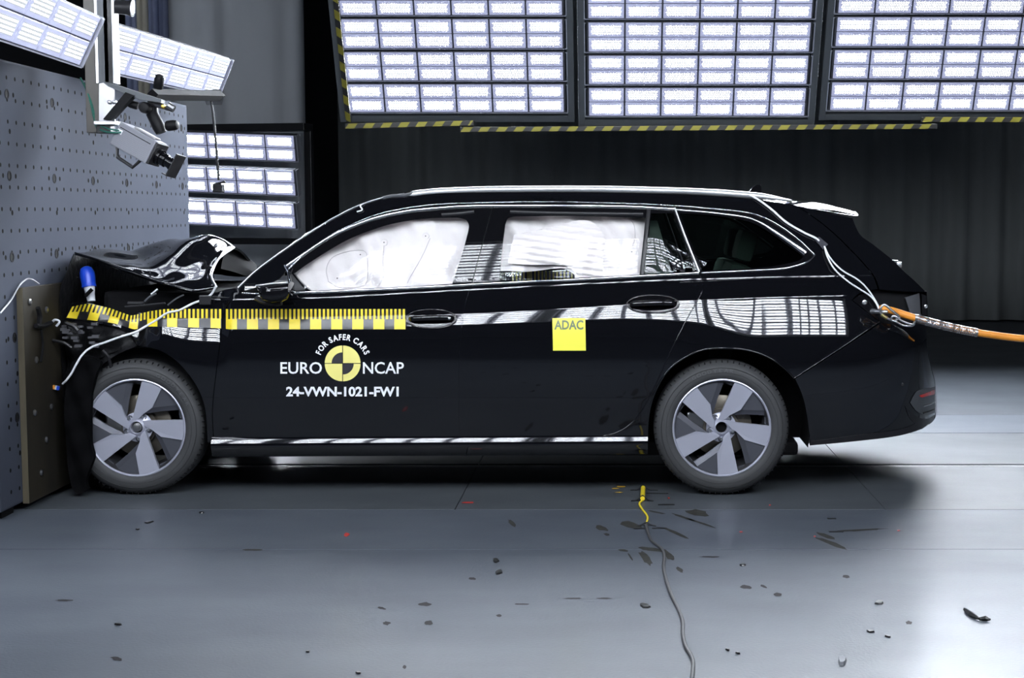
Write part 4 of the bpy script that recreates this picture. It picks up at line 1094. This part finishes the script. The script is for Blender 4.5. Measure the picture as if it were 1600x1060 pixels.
for vv in tl_.data.vertices: vv.co.x = max(vv.co.x, BX + .038); vv.co.z = max(vv.co.z, .006)
# filler neck with blue cap in the engine bay
cap = [(135.5, 414.5), (133, 447.5)]
T0, T1 = WY(134, 415, .26), WY(143, 472, .22); ax = (T0 - T1).normalized(); xx = ax.orthogonal().normalized(); MF = rot_between(xx, ax.cross(xx), ax, T1)
b = MB(); b.lathe([(0, 0), (.020, .002), (.022, .04), (.026, .06), (.028, .085)], MF, 20); neck = b.build('filler_neck', WHITEP, CAR, smooth=.8)
b = MB(); b.lathe([(.034, .075), (.036, .082), (.034, .092), (.034, .10), (.037, .13), (.036, .155), (.028, .175), (.014, .184), (0, .186)], MF, 24); b.build('filler_cap', BLUE, neck, smooth=.8)
b = MB(); b.tube([WY(134, 462, .18), WY(139, 457, .175), WY(144, 452, .18)], .010, 8); b.build('neck_clip', HOLE, neck, smooth=.8)
for (L, m_, r) in (([(218, 478, .1), (232, 468, .1), (246, 453, .1)], SATIN, .006), ([(236, 460, .09), (246, 452, .09)], CABLEW, .004), ([(226, 471, .09), (234, 464, .09), (244, 459, .09)], STEEL, .005), ([(195, 480, .1), (230, 477, .1), (258, 474, .1)], SATIN, .006), ([(200, 475, .12), (225, 475, .12)], SATIN, .012), ([(262, 477, .07), (275, 467, .07), (287, 461, .06)], STEEL, .004)):
    b = MB(); b.tube(cr(P3(L), 5), r, 6); b.build('engine_bay_hose', m_, CAR, smooth=.8)
b = MB(); b.bbox(WY(318, 470, .03) - Vector((.02, .01, .02)), WY(326, 462, .03) + Vector((.01, .01, .0)), .004); b.build('bonnet_hinge', SATIN, CAR)

# ------------------------------------------------------------------ mirror and door handles
c = WY(428, 452, -.13)
b = MB(); rows = []
prof_m = [(402, 449, 443), (406, 447, 462), (414, 444.5, 470), (428, 442.5, 473.5), (442, 441.5, 472), (450, 441, 468), (455, 441, 462), (456, 446, 455)]
for (u, vt, vb) in prof_m:
    zt, zb_ = WY(u, vt, -.12).z, WY(u, vb, -.12).z; x = WY(u, vt, -.12).x; zm, hz = (zt + zb_) / 2, (zt - zb_) / 2; w = .075 if 406 < u < 456 else .03
    rows.append([Vector((x, -.12 + w * math.copysign(abs(math.cos(q)) ** .7, math.cos(q)), zm + hz * math.copysign(abs(math.sin(q)) ** .6, math.sin(q)))) for q in [2*math.pi*i/20 for i in range(20)]])
b.grid(rows, closed=True); b.f += [tuple(range(20))[::-1], tuple(len(rows)*20 - 20 + i for i in range(20))]; b.m += [0, 0]
mir = b.build('door_mirror', GLOSSBLK, CAR, smooth=.9)
b = MB(); b.tube(cr(P3([(403, 466, -.1), (415, 472, -.12), (430, 474, -.12), (440, 472.5, -.12)]), 5), .018, 8, flat=(1.5, .8)); b.build('mirror_base', SATIN, mir, smooth=.8)
b = MB(); b.tube(P3([(400, 447, -.16), (425, 443.5, -.18), (450, 441.5, -.16)]), .005, 8); b.build('mirror_trim', SATCHR, mir, smooth=.8)
b = MB(); b.tube(P3([(420, 462, -.08), (430, 461, 0), (440, 459, .06)]), .022, 8); b.build('mirror_foot', SATIN, mir, smooth=.8)
b = MB(); b.tube(cr(P3([(445, 415, .02), (450, 425, .0), (453, 438, -.04), (455, 446, -.05)]), 5), .006, 8); b.tube(P3([(452, 432, -.01), (457, 420, .03)]), .004, 6); b.build('mirror_sail_trim', CHROME, mir, smooth=.8)
panel('mirror_sail', [[(449, 422), (456, 428)], [(456, 428), (478, 455)], [(478, 455), (452, 456)], [(452, 456), (449, 422)]], SATIN, mir, off=-.004, crease=False, mirror=False)

def handle(u0, u1, vt, vb, par, lock):
    uc, ru = (u0 + u1) / 2, (u1 - u0) / 2; vc, rv = (vt + vb) / 2, (vb - vt) / 2
    dish = lambda X, z: .0
    n = 40
    ring = []
    for i in range(n):
        q = 2*math.pi*i/n
        cx_ = math.copysign(abs(math.cos(q)) ** .85, math.cos(q)); ring.append((uc + ru * cx_, vc - rv * math.sin(q)))
    P = [S(u, v, -.002) for u, v in ring]
    b = MB(); b.tube(P + [P[0]], .0042, 8, cap=False); rim = b.build('handle_cup', PAINT, par, smooth=.9)
    rows = [P]
    for f, d in ((.9, .004), (.75, .008), (.5, .010), (.2, .011)):
        rows.append([S(uc + (u-uc)*f, vc + (v-vc)*f, -.0035 + .0 * d) + Vector((0, d * .25, 0)) for u, v in ring])
    b = MB(); b.grid([r + [r[0]] for r in rows]); b.build('cup_dish', GLOSSBLK, rim, smooth=1)
    b = MB(); L = [S(u, v, o_) for u, v, o_ in ((u0 + 5, vc + .5, -.006), (u0 + 12, vc, -.030), (uc, vc - 1.5, -.042), (u1 - 12, vc - 1.5, -.032), (u1 - 5, vc - 1, -.008))]
    b.tube(cr(L, 6), .013, 12, flat=(.55, 1)); b.build('handle_grip', GLOSSBLK, rim, smooth=1)
    if lock:
        o = S(u1 - 11, vc - .5, -.044); b = MB(); b.lathe([(.007, 0), (.007, .003), (.004, .005), (0, .0055)], Matrix.Translation(o) @ Matrix.Rotation(math.pi/2, 4, 'X'), 14); b.build('lock_cylinder', CHROME, rim, smooth=.6)
handle(635, 713, 484, 513, fdoor, True)
handle(980, 1061, 462, 489, rdoor, False)

# ------------------------------------------------------------------ markings on the door
def decal(name, polys, m, parent, off=-.002, px=True):
    b = MB()
    for poly in polys:
        P = [S(u, v, off) for u, v in poly]; b.add(P, [tuple(range(len(P)))])
    o = b.build(name, m, parent, recalc=False)
    for p in o.data.polygons:
        if p.normal.y > 0: p.flip()
    return o
def text_fit(name, txt, u0, v0, u1, v1, m, parent, bold=0., off=-.0022):
    V, F = glyphs(txt, bold)
    a0, a1 = min(v[0] for v in V), max(v[0] for v in V); b0_, b1_ = min(v[1] for v in V), max(v[1] for v in V)
    b = MB(); b.add([S(u0 + (x - a0) / (a1 - a0) * (u1 - u0), v1 - (y - b0_) / (b1_ - b0_) * (v1 - v0), off) for x, y in V], F)
    return b.build(name, m, parent, recalc=False)
LC, LR = (535.4, 568.2), 27.4
def sector(r0, r1, a0, a1, n=14):
    A = [(LC[0] + r1 * math.cos(math.radians(a)), LC[1] - r1 * math.sin(math.radians(a))) for a in [a0 + (a1-a0)*i/n for i in range(n+1)]]
    B = [(LC[0] + r0 * math.cos(math.radians(a)), LC[1] - r0 * math.sin(math.radians(a))) for a in [a1 + (a0-a1)*i/n for i in range(n+1)]] if r0 > 0 else [LC]
    return A + B
def shift(poly, dx, dy): return [(x + dx, y + dy) for x, y in poly]
gl = .55
logo = decal('round_emblem', [shift(sector(0, LR, 0, 90), gl, -gl), shift(sector(0, LR, 180, 270), -gl, gl)], PALEY, fdoor)
for a, dx, dy in ((90, -gl, -gl), (270, gl, gl)):
    Q = [shift(sector(LR * .61, LR, a + 15 * i, a + 15 * (i + 1), 4), dx, dy) for i in range(6)]
    decal('emblem_ring', Q, PALEY, fdoor); decal('emblem_core', [shift(sector(0, LR * .60, a, a + 90), dx, dy)], DARKG, fdoor)
text_fit('lettering', 'EURO', 438, 566, 503, 584.5, WHITE, fdoor, .012)
text_fit('lettering', 'NCAP', 567, 566, 631, 584.5, WHITE, fdoor, .012)
text_fit('test_number', '24-VWN-1021-FW1', 447, 604.5, 623, 620, WHITE, fdoor, .035)
WID = {}
word = 'FOR SAFER CARS'; adv = []
for ch in word:
    if ch == ' ': adv.append((.28, None)); continue
    V, F = glyphs(ch, .03); w = max(v[0] for v in V) - min(v[0] for v in V); adv.append((w + .12, (V, F, min(v[0] for v in V), w)))
tot = sum(a for a, _ in adv); ang = 160.; b = MB(); sc_ = 36.5 * math.radians(140) / tot
for a, g in adv:
    mid = ang - 140 * (a / 2) / tot; ang -= 140 * a / tot
    if g is None: continue
    V, F, xm, w = g; th = math.radians(mid)
    hgt = max(v[1] for v in V)
    P = []
    for x, y in V:
        t = (x - xm - w / 2) * sc_ * 1.06; r = 36.8 + max(-.02, y) / .73 * 9.3
        P.append(S(LC[0] + r * math.cos(th) + t * math.sin(th), LC[1] - r * math.sin(th) + t * math.cos(th), -.0022))
    b.add(P, F)
b.build('arched_lettering', WHITE, fdoor, recalc=False)
b = MB(); b.grid([[S(863 + 1 * f / 25 + 51.5 * i / 6, 497.5 + 50.7 * f / 25, -.002) for i in range(7)] for f in range(26)]); b.build('sticker', STICKY, rdoor, smooth=1.2)
text_fit('lettering', 'ADAC', 866, 500.5, 911.5, 515.5, STICKG, rdoor, .03, -.0032)

# measuring tape along fender and door
TT = table([(103, 479.5), (112, 477.5), (127, 475), (158, 480.5), (190, 490), (203, 493), (219, 490), (238, 486), (264, 483), (351, 483), (640, 483)])
TB = table([(100, 496.5), (119, 498.5), (150, 501.7), (182, 506.5), (199, 512), (211, 515), (230, 510.5), (259, 511), (346, 513.5), (360, 515), (640, 515)])
def tape(name, u0, u1, blocks, parent, skew):
    n = int((u1 - u0) / 5)
    US = [u0 + (u1 - u0) * i / n for i in range(n + 1)]
    b = MB(); b.grid([[S(u + skew(u) * (1 - f), TT(u) + (TB(u) - TT(u)) * f, -.0014) for u in US] for f in [i / 16 for i in range(17)]])
    o = b.build(name, TAPEB, parent, smooth=1.2)
    b = MB()
    def q(a, c, f0, f1):
        m_ = max(1, int((c - a) / 4))
        b.grid([[S(u + skew(u) * (1 - f), TT(u) + (TB(u) - TT(u)) * f, -.0030) for u in [a + (c - a) * i / m_ for i in range(m_ + 1)]] for f in [f0 + (f1 - f0) * i / 8 for i in range(9)]])
    for a, w, per in blocks:
        q(a, a + w, .5, .995)
        for k in range(5):
            t0 = a + k * per / 5; t1 = t0 + per / 5 * .52
            if t0 < u1 - 2: q(t0, min(t1, u1), .005, .5)
    b.build('yellow_scale', YELLOW, o, smooth=1.2)
    return o
tape('measuring_tape', 352, 634, [(353 + 32.9 * k, 17.3, 32.9) for k in range(9)], fdoor, lambda u: 0)
tape('measuring_tape', 103, 346, [(104, 16, 32), (136, 16, 32), (168, 16, 32), (201, 14.5, 29), (230, 16, 31), (261, 16, 33), (294, 17, 34), (329, 16, 33)], fend, lambda u: 9 * (1 - sstep(150, 235, u)))

# ------------------------------------------------------------------ cables on the car, tow hose
w = thing('sensor_cable', S(1230, 345), 'white cable running from the roof rail down the rear pillar to the tail', 'cable')
b = MB(); b.tube(cr([S(1163, 301, -.0)] + [S(u, v, -.010) for u, v in ((1183, 311), (1205, 327), (1228, 347), (1255, 363), (1274, 372), (1280, 377))], 6), .0055, 8); b.build('cord', CABLEW, w, smooth=.9)
for L in ([(1288, 385), (1293, 402), (1305, 422), (1325, 440), (1345, 453), (1360, 463), (1369, 474), (1373, 483)], [(1288, 385), (1297, 403), (1315, 422), (1340, 437), (1354, 450), (1364, 464), (1371, 476), (1374, 484)]):
    b = MB(); b.tube(cr([S(u, v, -.02) for u, v in L], 6), .0042, 8); b.build('cord', CABLEW, w, smooth=.9)
o = decal('tape_patch', [[(1273, 374), (1280, 370), (1294, 382), (1286, 390)]], mat('clear_tape', (.06, .06, .07), .15), None, -.012); o.parent = w; o.matrix_parent_inverse = ROOTM[w.name].inverted()
w2 = MB(); w2.tube(cr([WY(338, 447, .05)] + [S(u, v, -.006) for u, v in ((330, 460), (318, 468), (300, 475), (280, 485), (262, 489), (245, 500), (228, 510))] + P3([(212, 519, .03), (190, 526, .02), (165, 535, .02), (143, 543, .02), (130, 553, -.01), (120, 568, -.045), (112, 583, -.045), (104, 594, -.04), (98, 600, -.02)]), 6), .0055, 8)
tag(w2.build('indicator_cable', CABLEW, None, smooth=.9), 'thin white cable dangling from the bonnet over the front fender', 'cable')
pl_ = thing('cable_plug', WY(82, 604, .02), 'small orange and white plug at the end of the front cable', 'plug')
dx = (WY(92, 606, .02) - WY(74, 602, .02)); xx = dx.normalized(); zz = Vector((0, -1, 0)); MP = rot_between(xx, zz.cross(xx), zz, WY(74, 603, .02))
for k, (a, c, m_, nm) in enumerate(((0, .012, ORANGE, 'plug_tip'), (.012, .026, WHITEP, 'plug_body'), (.026, .040, ORANGE, 'plug_collar'), (.040, .048, WHITEP, 'plug_band'), (.048, .06, BLUE, 'plug_cap'))):
    b = MB(); b.bbox((a, -.010, -.008), (c, .010, .008), .002, MP); b.build(nm, m_, pl_)

HY = .02
H = cr(P3([(1376, 482, .10), (1395, 486, .06), (1420, 494, HY), (1450, 503, HY), (1480, 510.5, HY), (1520, 519, HY), (1560, 525, HY), (1600, 529.5, HY), (1680, 536, HY), (1800, 542, HY)]), 8)
hose = thing('tow_hose', WY(1500, 515, HY), 'orange tow hose with a steel mesh sleeve stretched behind the car', 'hose')
b = MB(); b.tube(H, .0175, 14); b.build('hose_body', ORANGE, hose, smooth=.9)
sl = [p for p in H if WY(1428, 496, HY).x < p.x < WY(1525, 520, HY).x]
def path_at(L, t):
    i = min(len(L) - 2, int(t * (len(L) - 1))); f = t * (len(L) - 1) - i; return L[i].lerp(L[i+1], f)
for s_ in (1, -1):
    for ph in range(4):
        pts = []
        for i in range(150):
            t = i / 149; c0 = path_at(sl, t); tg_ = (path_at(sl, min(1, t + .01)) - path_at(sl, max(0, t - .01))).normalized()
            a = tg_.cross(Vector((0, 0, 1))).normalized(); c1 = a.cross(tg_); q = s_ * t * 62 + ph * math.pi / 2
            pts.append(c0 + .0195 * (a * math.cos(q) + c1 * math.sin(q)))
        b = MB(); b.tube(pts, .0022, 4, cap=False); b.build('sleeve_wire', SATCHR, hose, smooth=.9)
b = MB(); 
for p in (sl[0], sl[-1]):
    b.tube([p + Vector((-.006, 0, .0)), p + Vector((.006, 0, -.001))], .0215, 14)
b.build('sleeve_clamp', STEEL, hose, smooth=.6)
cl = thing('carabiner_chain', WY(1390, 492, .03), 'steel carabiner and chain links hooking the hose to the tail', 'carabiner')
def link(pts, nm, r=.006): b = MB(); b.tube(cr(P3(pts), 6, closed=True) + [WY(*pts[0])], r, 8, cap=False); b.build(nm, SATCHR, cl, smooth=.9)
link([(1376, 489, .0), (1377, 480, -.005), (1383, 477, -.005), (1393, 485, -.005), (1405, 495, 0), (1402, 499, .0), (1396, 501, .01), (1385, 497, .01)], 'carabiner')
link([(1392, 500, -.0), (1397, 494, -.01), (1410, 502, -.01), (1425, 507, -.01), (1429, 503, 0), (1426, 509, .0), (1412, 509, 0), (1400, 503, 0)], 'chain_link', .005)
b = MB(); b.tube(P3([(1363, 487, .06), (1370, 487, .02), (1387, 487.5, .0)]), [.014, .011, .008], 10); b.build('shackle', SATCHR, cl, smooth=.8)
b = MB(); b.tube(P3([(1377, 492, .0), (1386, 498, .0)]), .009, 8); b.build('gate_sleeve', mat('brass_sleeve', (.55, .48, .2), .3, 1.), cl, smooth=.8)
# light sensor cable taped at the windscreen header
b = MB(); b.tube(cr([S(u, v, -.008) for u, v in ((558, 331), (566, 328), (563, 322), (568, 318))], 5), .004, 6)
b.build('wiper_tip', CABLEW, CAR, smooth=.8)
b = MB(); b.tube(cr([S(u, v, -.004) for u, v in ((598, 309), (612, 306), (630, 305), (645, 302))], 5), .008, 6); b.build('rail_foot', SATCHR, CAR, smooth=.8)

# ------------------------------------------------------------------ floor cable and litter
fc = thing('floor_cable', WZ(1050, 930), 'grey cable with a yellow lead snaking over the floor below the rear door', 'cable')
b = MB(); b.tube(cr([WZ(u, v) + Vector((0, 0, .006)) for u, v in ((1009, 822), (1013, 836), (1018, 847), (1028, 855), (1036, 863), (1038, 875), (1037, 890), (1042, 912), (1050, 935), (1060, 955), (1067, 975), (1067, 995), (1072, 1015), (1081, 1030), (1083, 1045), (1080, 1075), (1076, 1110))], 5), .0065, 8); b.build('grey_cord', mat('grey_cord', (.06, .06, .063), .6), fc, smooth=.9)
b = MB(); b.tube(cr([WZ(u, v) + Vector((0, 0, .005)) for u, v in ((1004, 784), (999, 789), (1003, 797), (1010, 806), (1012, 812), (1010, 819))], 5), .005, 8); b.build('yellow_lead', YELLOW, fc, smooth=.9)
b = MB(); b.tube([WZ(1004, 784) + Vector((0, 0, .014)), WZ(1005, 766) + Vector((0, 0, .014))], .0115, 10); b.build('yellow_plug', YELLOW, fc, smooth=.6)
def flat_strip(u0, u1, v, label, m, hump=None):
    a, c = WZ(u0, v), WZ(u1, v); b = MB(); n = 12; rows = []
    for dy in (-.012, .012):
        r = []
        for i in range(n + 1):
            p = a.lerp(c, i / n); h = .002
            if hump: h += hump[1] * math.exp(-((p.x - WZ(hump[0], v).x) / .018) ** 2)
            r.append(p + Vector((0, dy, h)))
        rows.append(r)
    b.grid(rows); o = b.build('tape_strip', m); o.modifiers.new('thickness', 'SOLIDIFY').thickness = .0015
    return tag(o, label, 'tape', 'black tape strips by the floor cable')
BT = mat('black_tape', (.012, .012, .013), .5)
flat_strip(985, 1028, 766.3, 'black tape strip across the top of the yellow plug', BT, (1005, .026))
flat_strip(986, 1021, 783, 'black tape strip across the lower end of the yellow plug', BT, (1004, .026))
flat_strip(994, 1025, 822, 'black tape strip holding the junction of yellow lead and grey cord', BT, (1010, .014))
flat_strip(1010, 1044, 771.5, 'thin black tape strip right of the yellow plug', BT)
flat_strip(1028, 1054, 789, 'short black tape strip near the rear tyre', BT)
flat_strip(990, 1008, 826.5, 'short black tape strip left of the grey cord', BT)
flat_strip(1019, 1040, 826, 'short black tape strip right of the grey cord', BT)
flat_strip(1293, 1306, 811, 'short black tape strip on the floor right of the rear wheel', BT)
flat_strip(1295, 1317, 831.5, 'longer black tape strip on the floor right of the rear wheel', BT)
def shard(name, u, v, du, dv, a, seed, m, label, cat, group, h=.006):
    P = blob(u, v, du, dv, a, seed, 7); b = MB(); n = len(P); c = sum(P, Vector()) / n
    b.add([p + Vector((0, 0, .001)) for p in P] + [c.lerp(p, .8) + Vector((0, 0, h)) for p in P], [tuple(range(n))[::-1], tuple(range(n, 2*n))] + [(i, (i+1)%n, n+(i+1)%n, n+i) for i in range(n)])
    return tag(b.build(name, m), label, cat, group)
SH_ = mat('shard_black', (.01, .01, .011), .3)
for i, (u, v, du, dv, a, lab) in enumerate((
        (1008, 948, 10, 4, .2, 'angular black plastic shard lying left of the grey cord'),
        (1374, 943, 8, 3.5, 0, 'rectangular black plastic shard on the right side of the floor'),
        (1360, 988, 6, 2, .1, 'small black plastic flake below the rectangular shard'),
        (1387, 996, 5, 1.4, .2, 'thin dark splinter right of the small flake'),
        (775, 877, 5, 4, .2, 'upper of two dark flakes left of the floor centre'),
        (780, 895, 6, 4, -.4, 'lower of two dark flakes left of the floor centre'),
        (1160, 884, 5, 1.8, 0, 'tiny black flake above the centre right floor stains'),
        (1137, 1017, 4, 1.5, .3, 'left of two tiny splinters near the bottom edge'),
        (1153, 1022, 4, 1.5, .3, 'right of two tiny splinters near the bottom edge'),
        (560, 1053, 5, 1.5, 0, 'black chip at the bottom edge left of centre'),
        (481, 1020, 3.5, 1.2, 0, 'tiny black chip above the bottom edge chip'),
        (184, 977, 7, 1.4, .1, 'thin dark splinter on the left floor'),
        (232, 817, 8, 1.6, -.15, 'dark splinter on the floor strip before the front wheel'),
        (215, 828, 4, 1.2, 0, 'tiny dark splinter below the one before the front wheel'),
        (315, 802, 4, 1.2, 0, 'tiny dark splinter at the track edge behind the front wheel'))):
    shard('debris_shard', u, v, du, dv, a, 50 + i, SH_, lab, 'debris', 'black debris on the floor')
shard('broken_lens_piece', 1316, 1036, 8, 7, .4, 91, mat('lens_shard', (.3, .31, .33), .15), 'grey rounded fragment with a dark rim near the bottom right', 'debris', None, .012)
tw = thing('twig_shaped_scrap', WZ(1530, 966), 'branching black scrap on the floor at the far right', 'debris')
for L in ([(1507, 956), (1517, 964), (1530, 971)], [(1530, 971), (1540, 970), (1547, 972)]):
    b = MB(); b.tube([WZ(u, v) + Vector((0, 0, .008)) for u, v in L], [.006, .010, .004], 5); b.build('prong', SH_, tw)
RD = mat('red_scrap', (.42, .03, .025), .4)
for i, (u, v, du, dv, lab) in enumerate(((542, 836, 5, 3, 'largest red scrap on the floor below the front door'), (732, 786, 11, .9, 'thin red strip on the track plate under the sill'), (1158, 832, 3, 1, 'tiny red scrap below the rear wheel'), (1045, 779, 2, 1.2, 'tiny red scrap left of the rear tyre'), (1203, 790, 1.8, 1, 'tiny red scrap right of the rear tyre'), (1404, 830, 2.5, .8, 'tiny red scrap on the right floor strip'), (1273, 839, 2, 1.2, 'tiny red scrap beside the brown scuffs'))):
    shard('red_scrap', u, v, du, dv, -.2 if i == 0 else 0, 120 + i, RD, lab, 'debris', 'red scraps on the floor', .003)
YM = mat('chalk_yellow', (.55, .35, .03), .6)
for (u, v, du, dv) in ((970, 761, 7, 1.2), (962, 764, 6, .7), (967, 770, 6, .6)):
    P = blob(u, v, du, dv, 0, int(u)); b = MB(); b.add([p + Vector((0, 0, .0012)) for p in P], [tuple(range(len(P)))]); b.build('chalk_mark', YM, FLOOR)
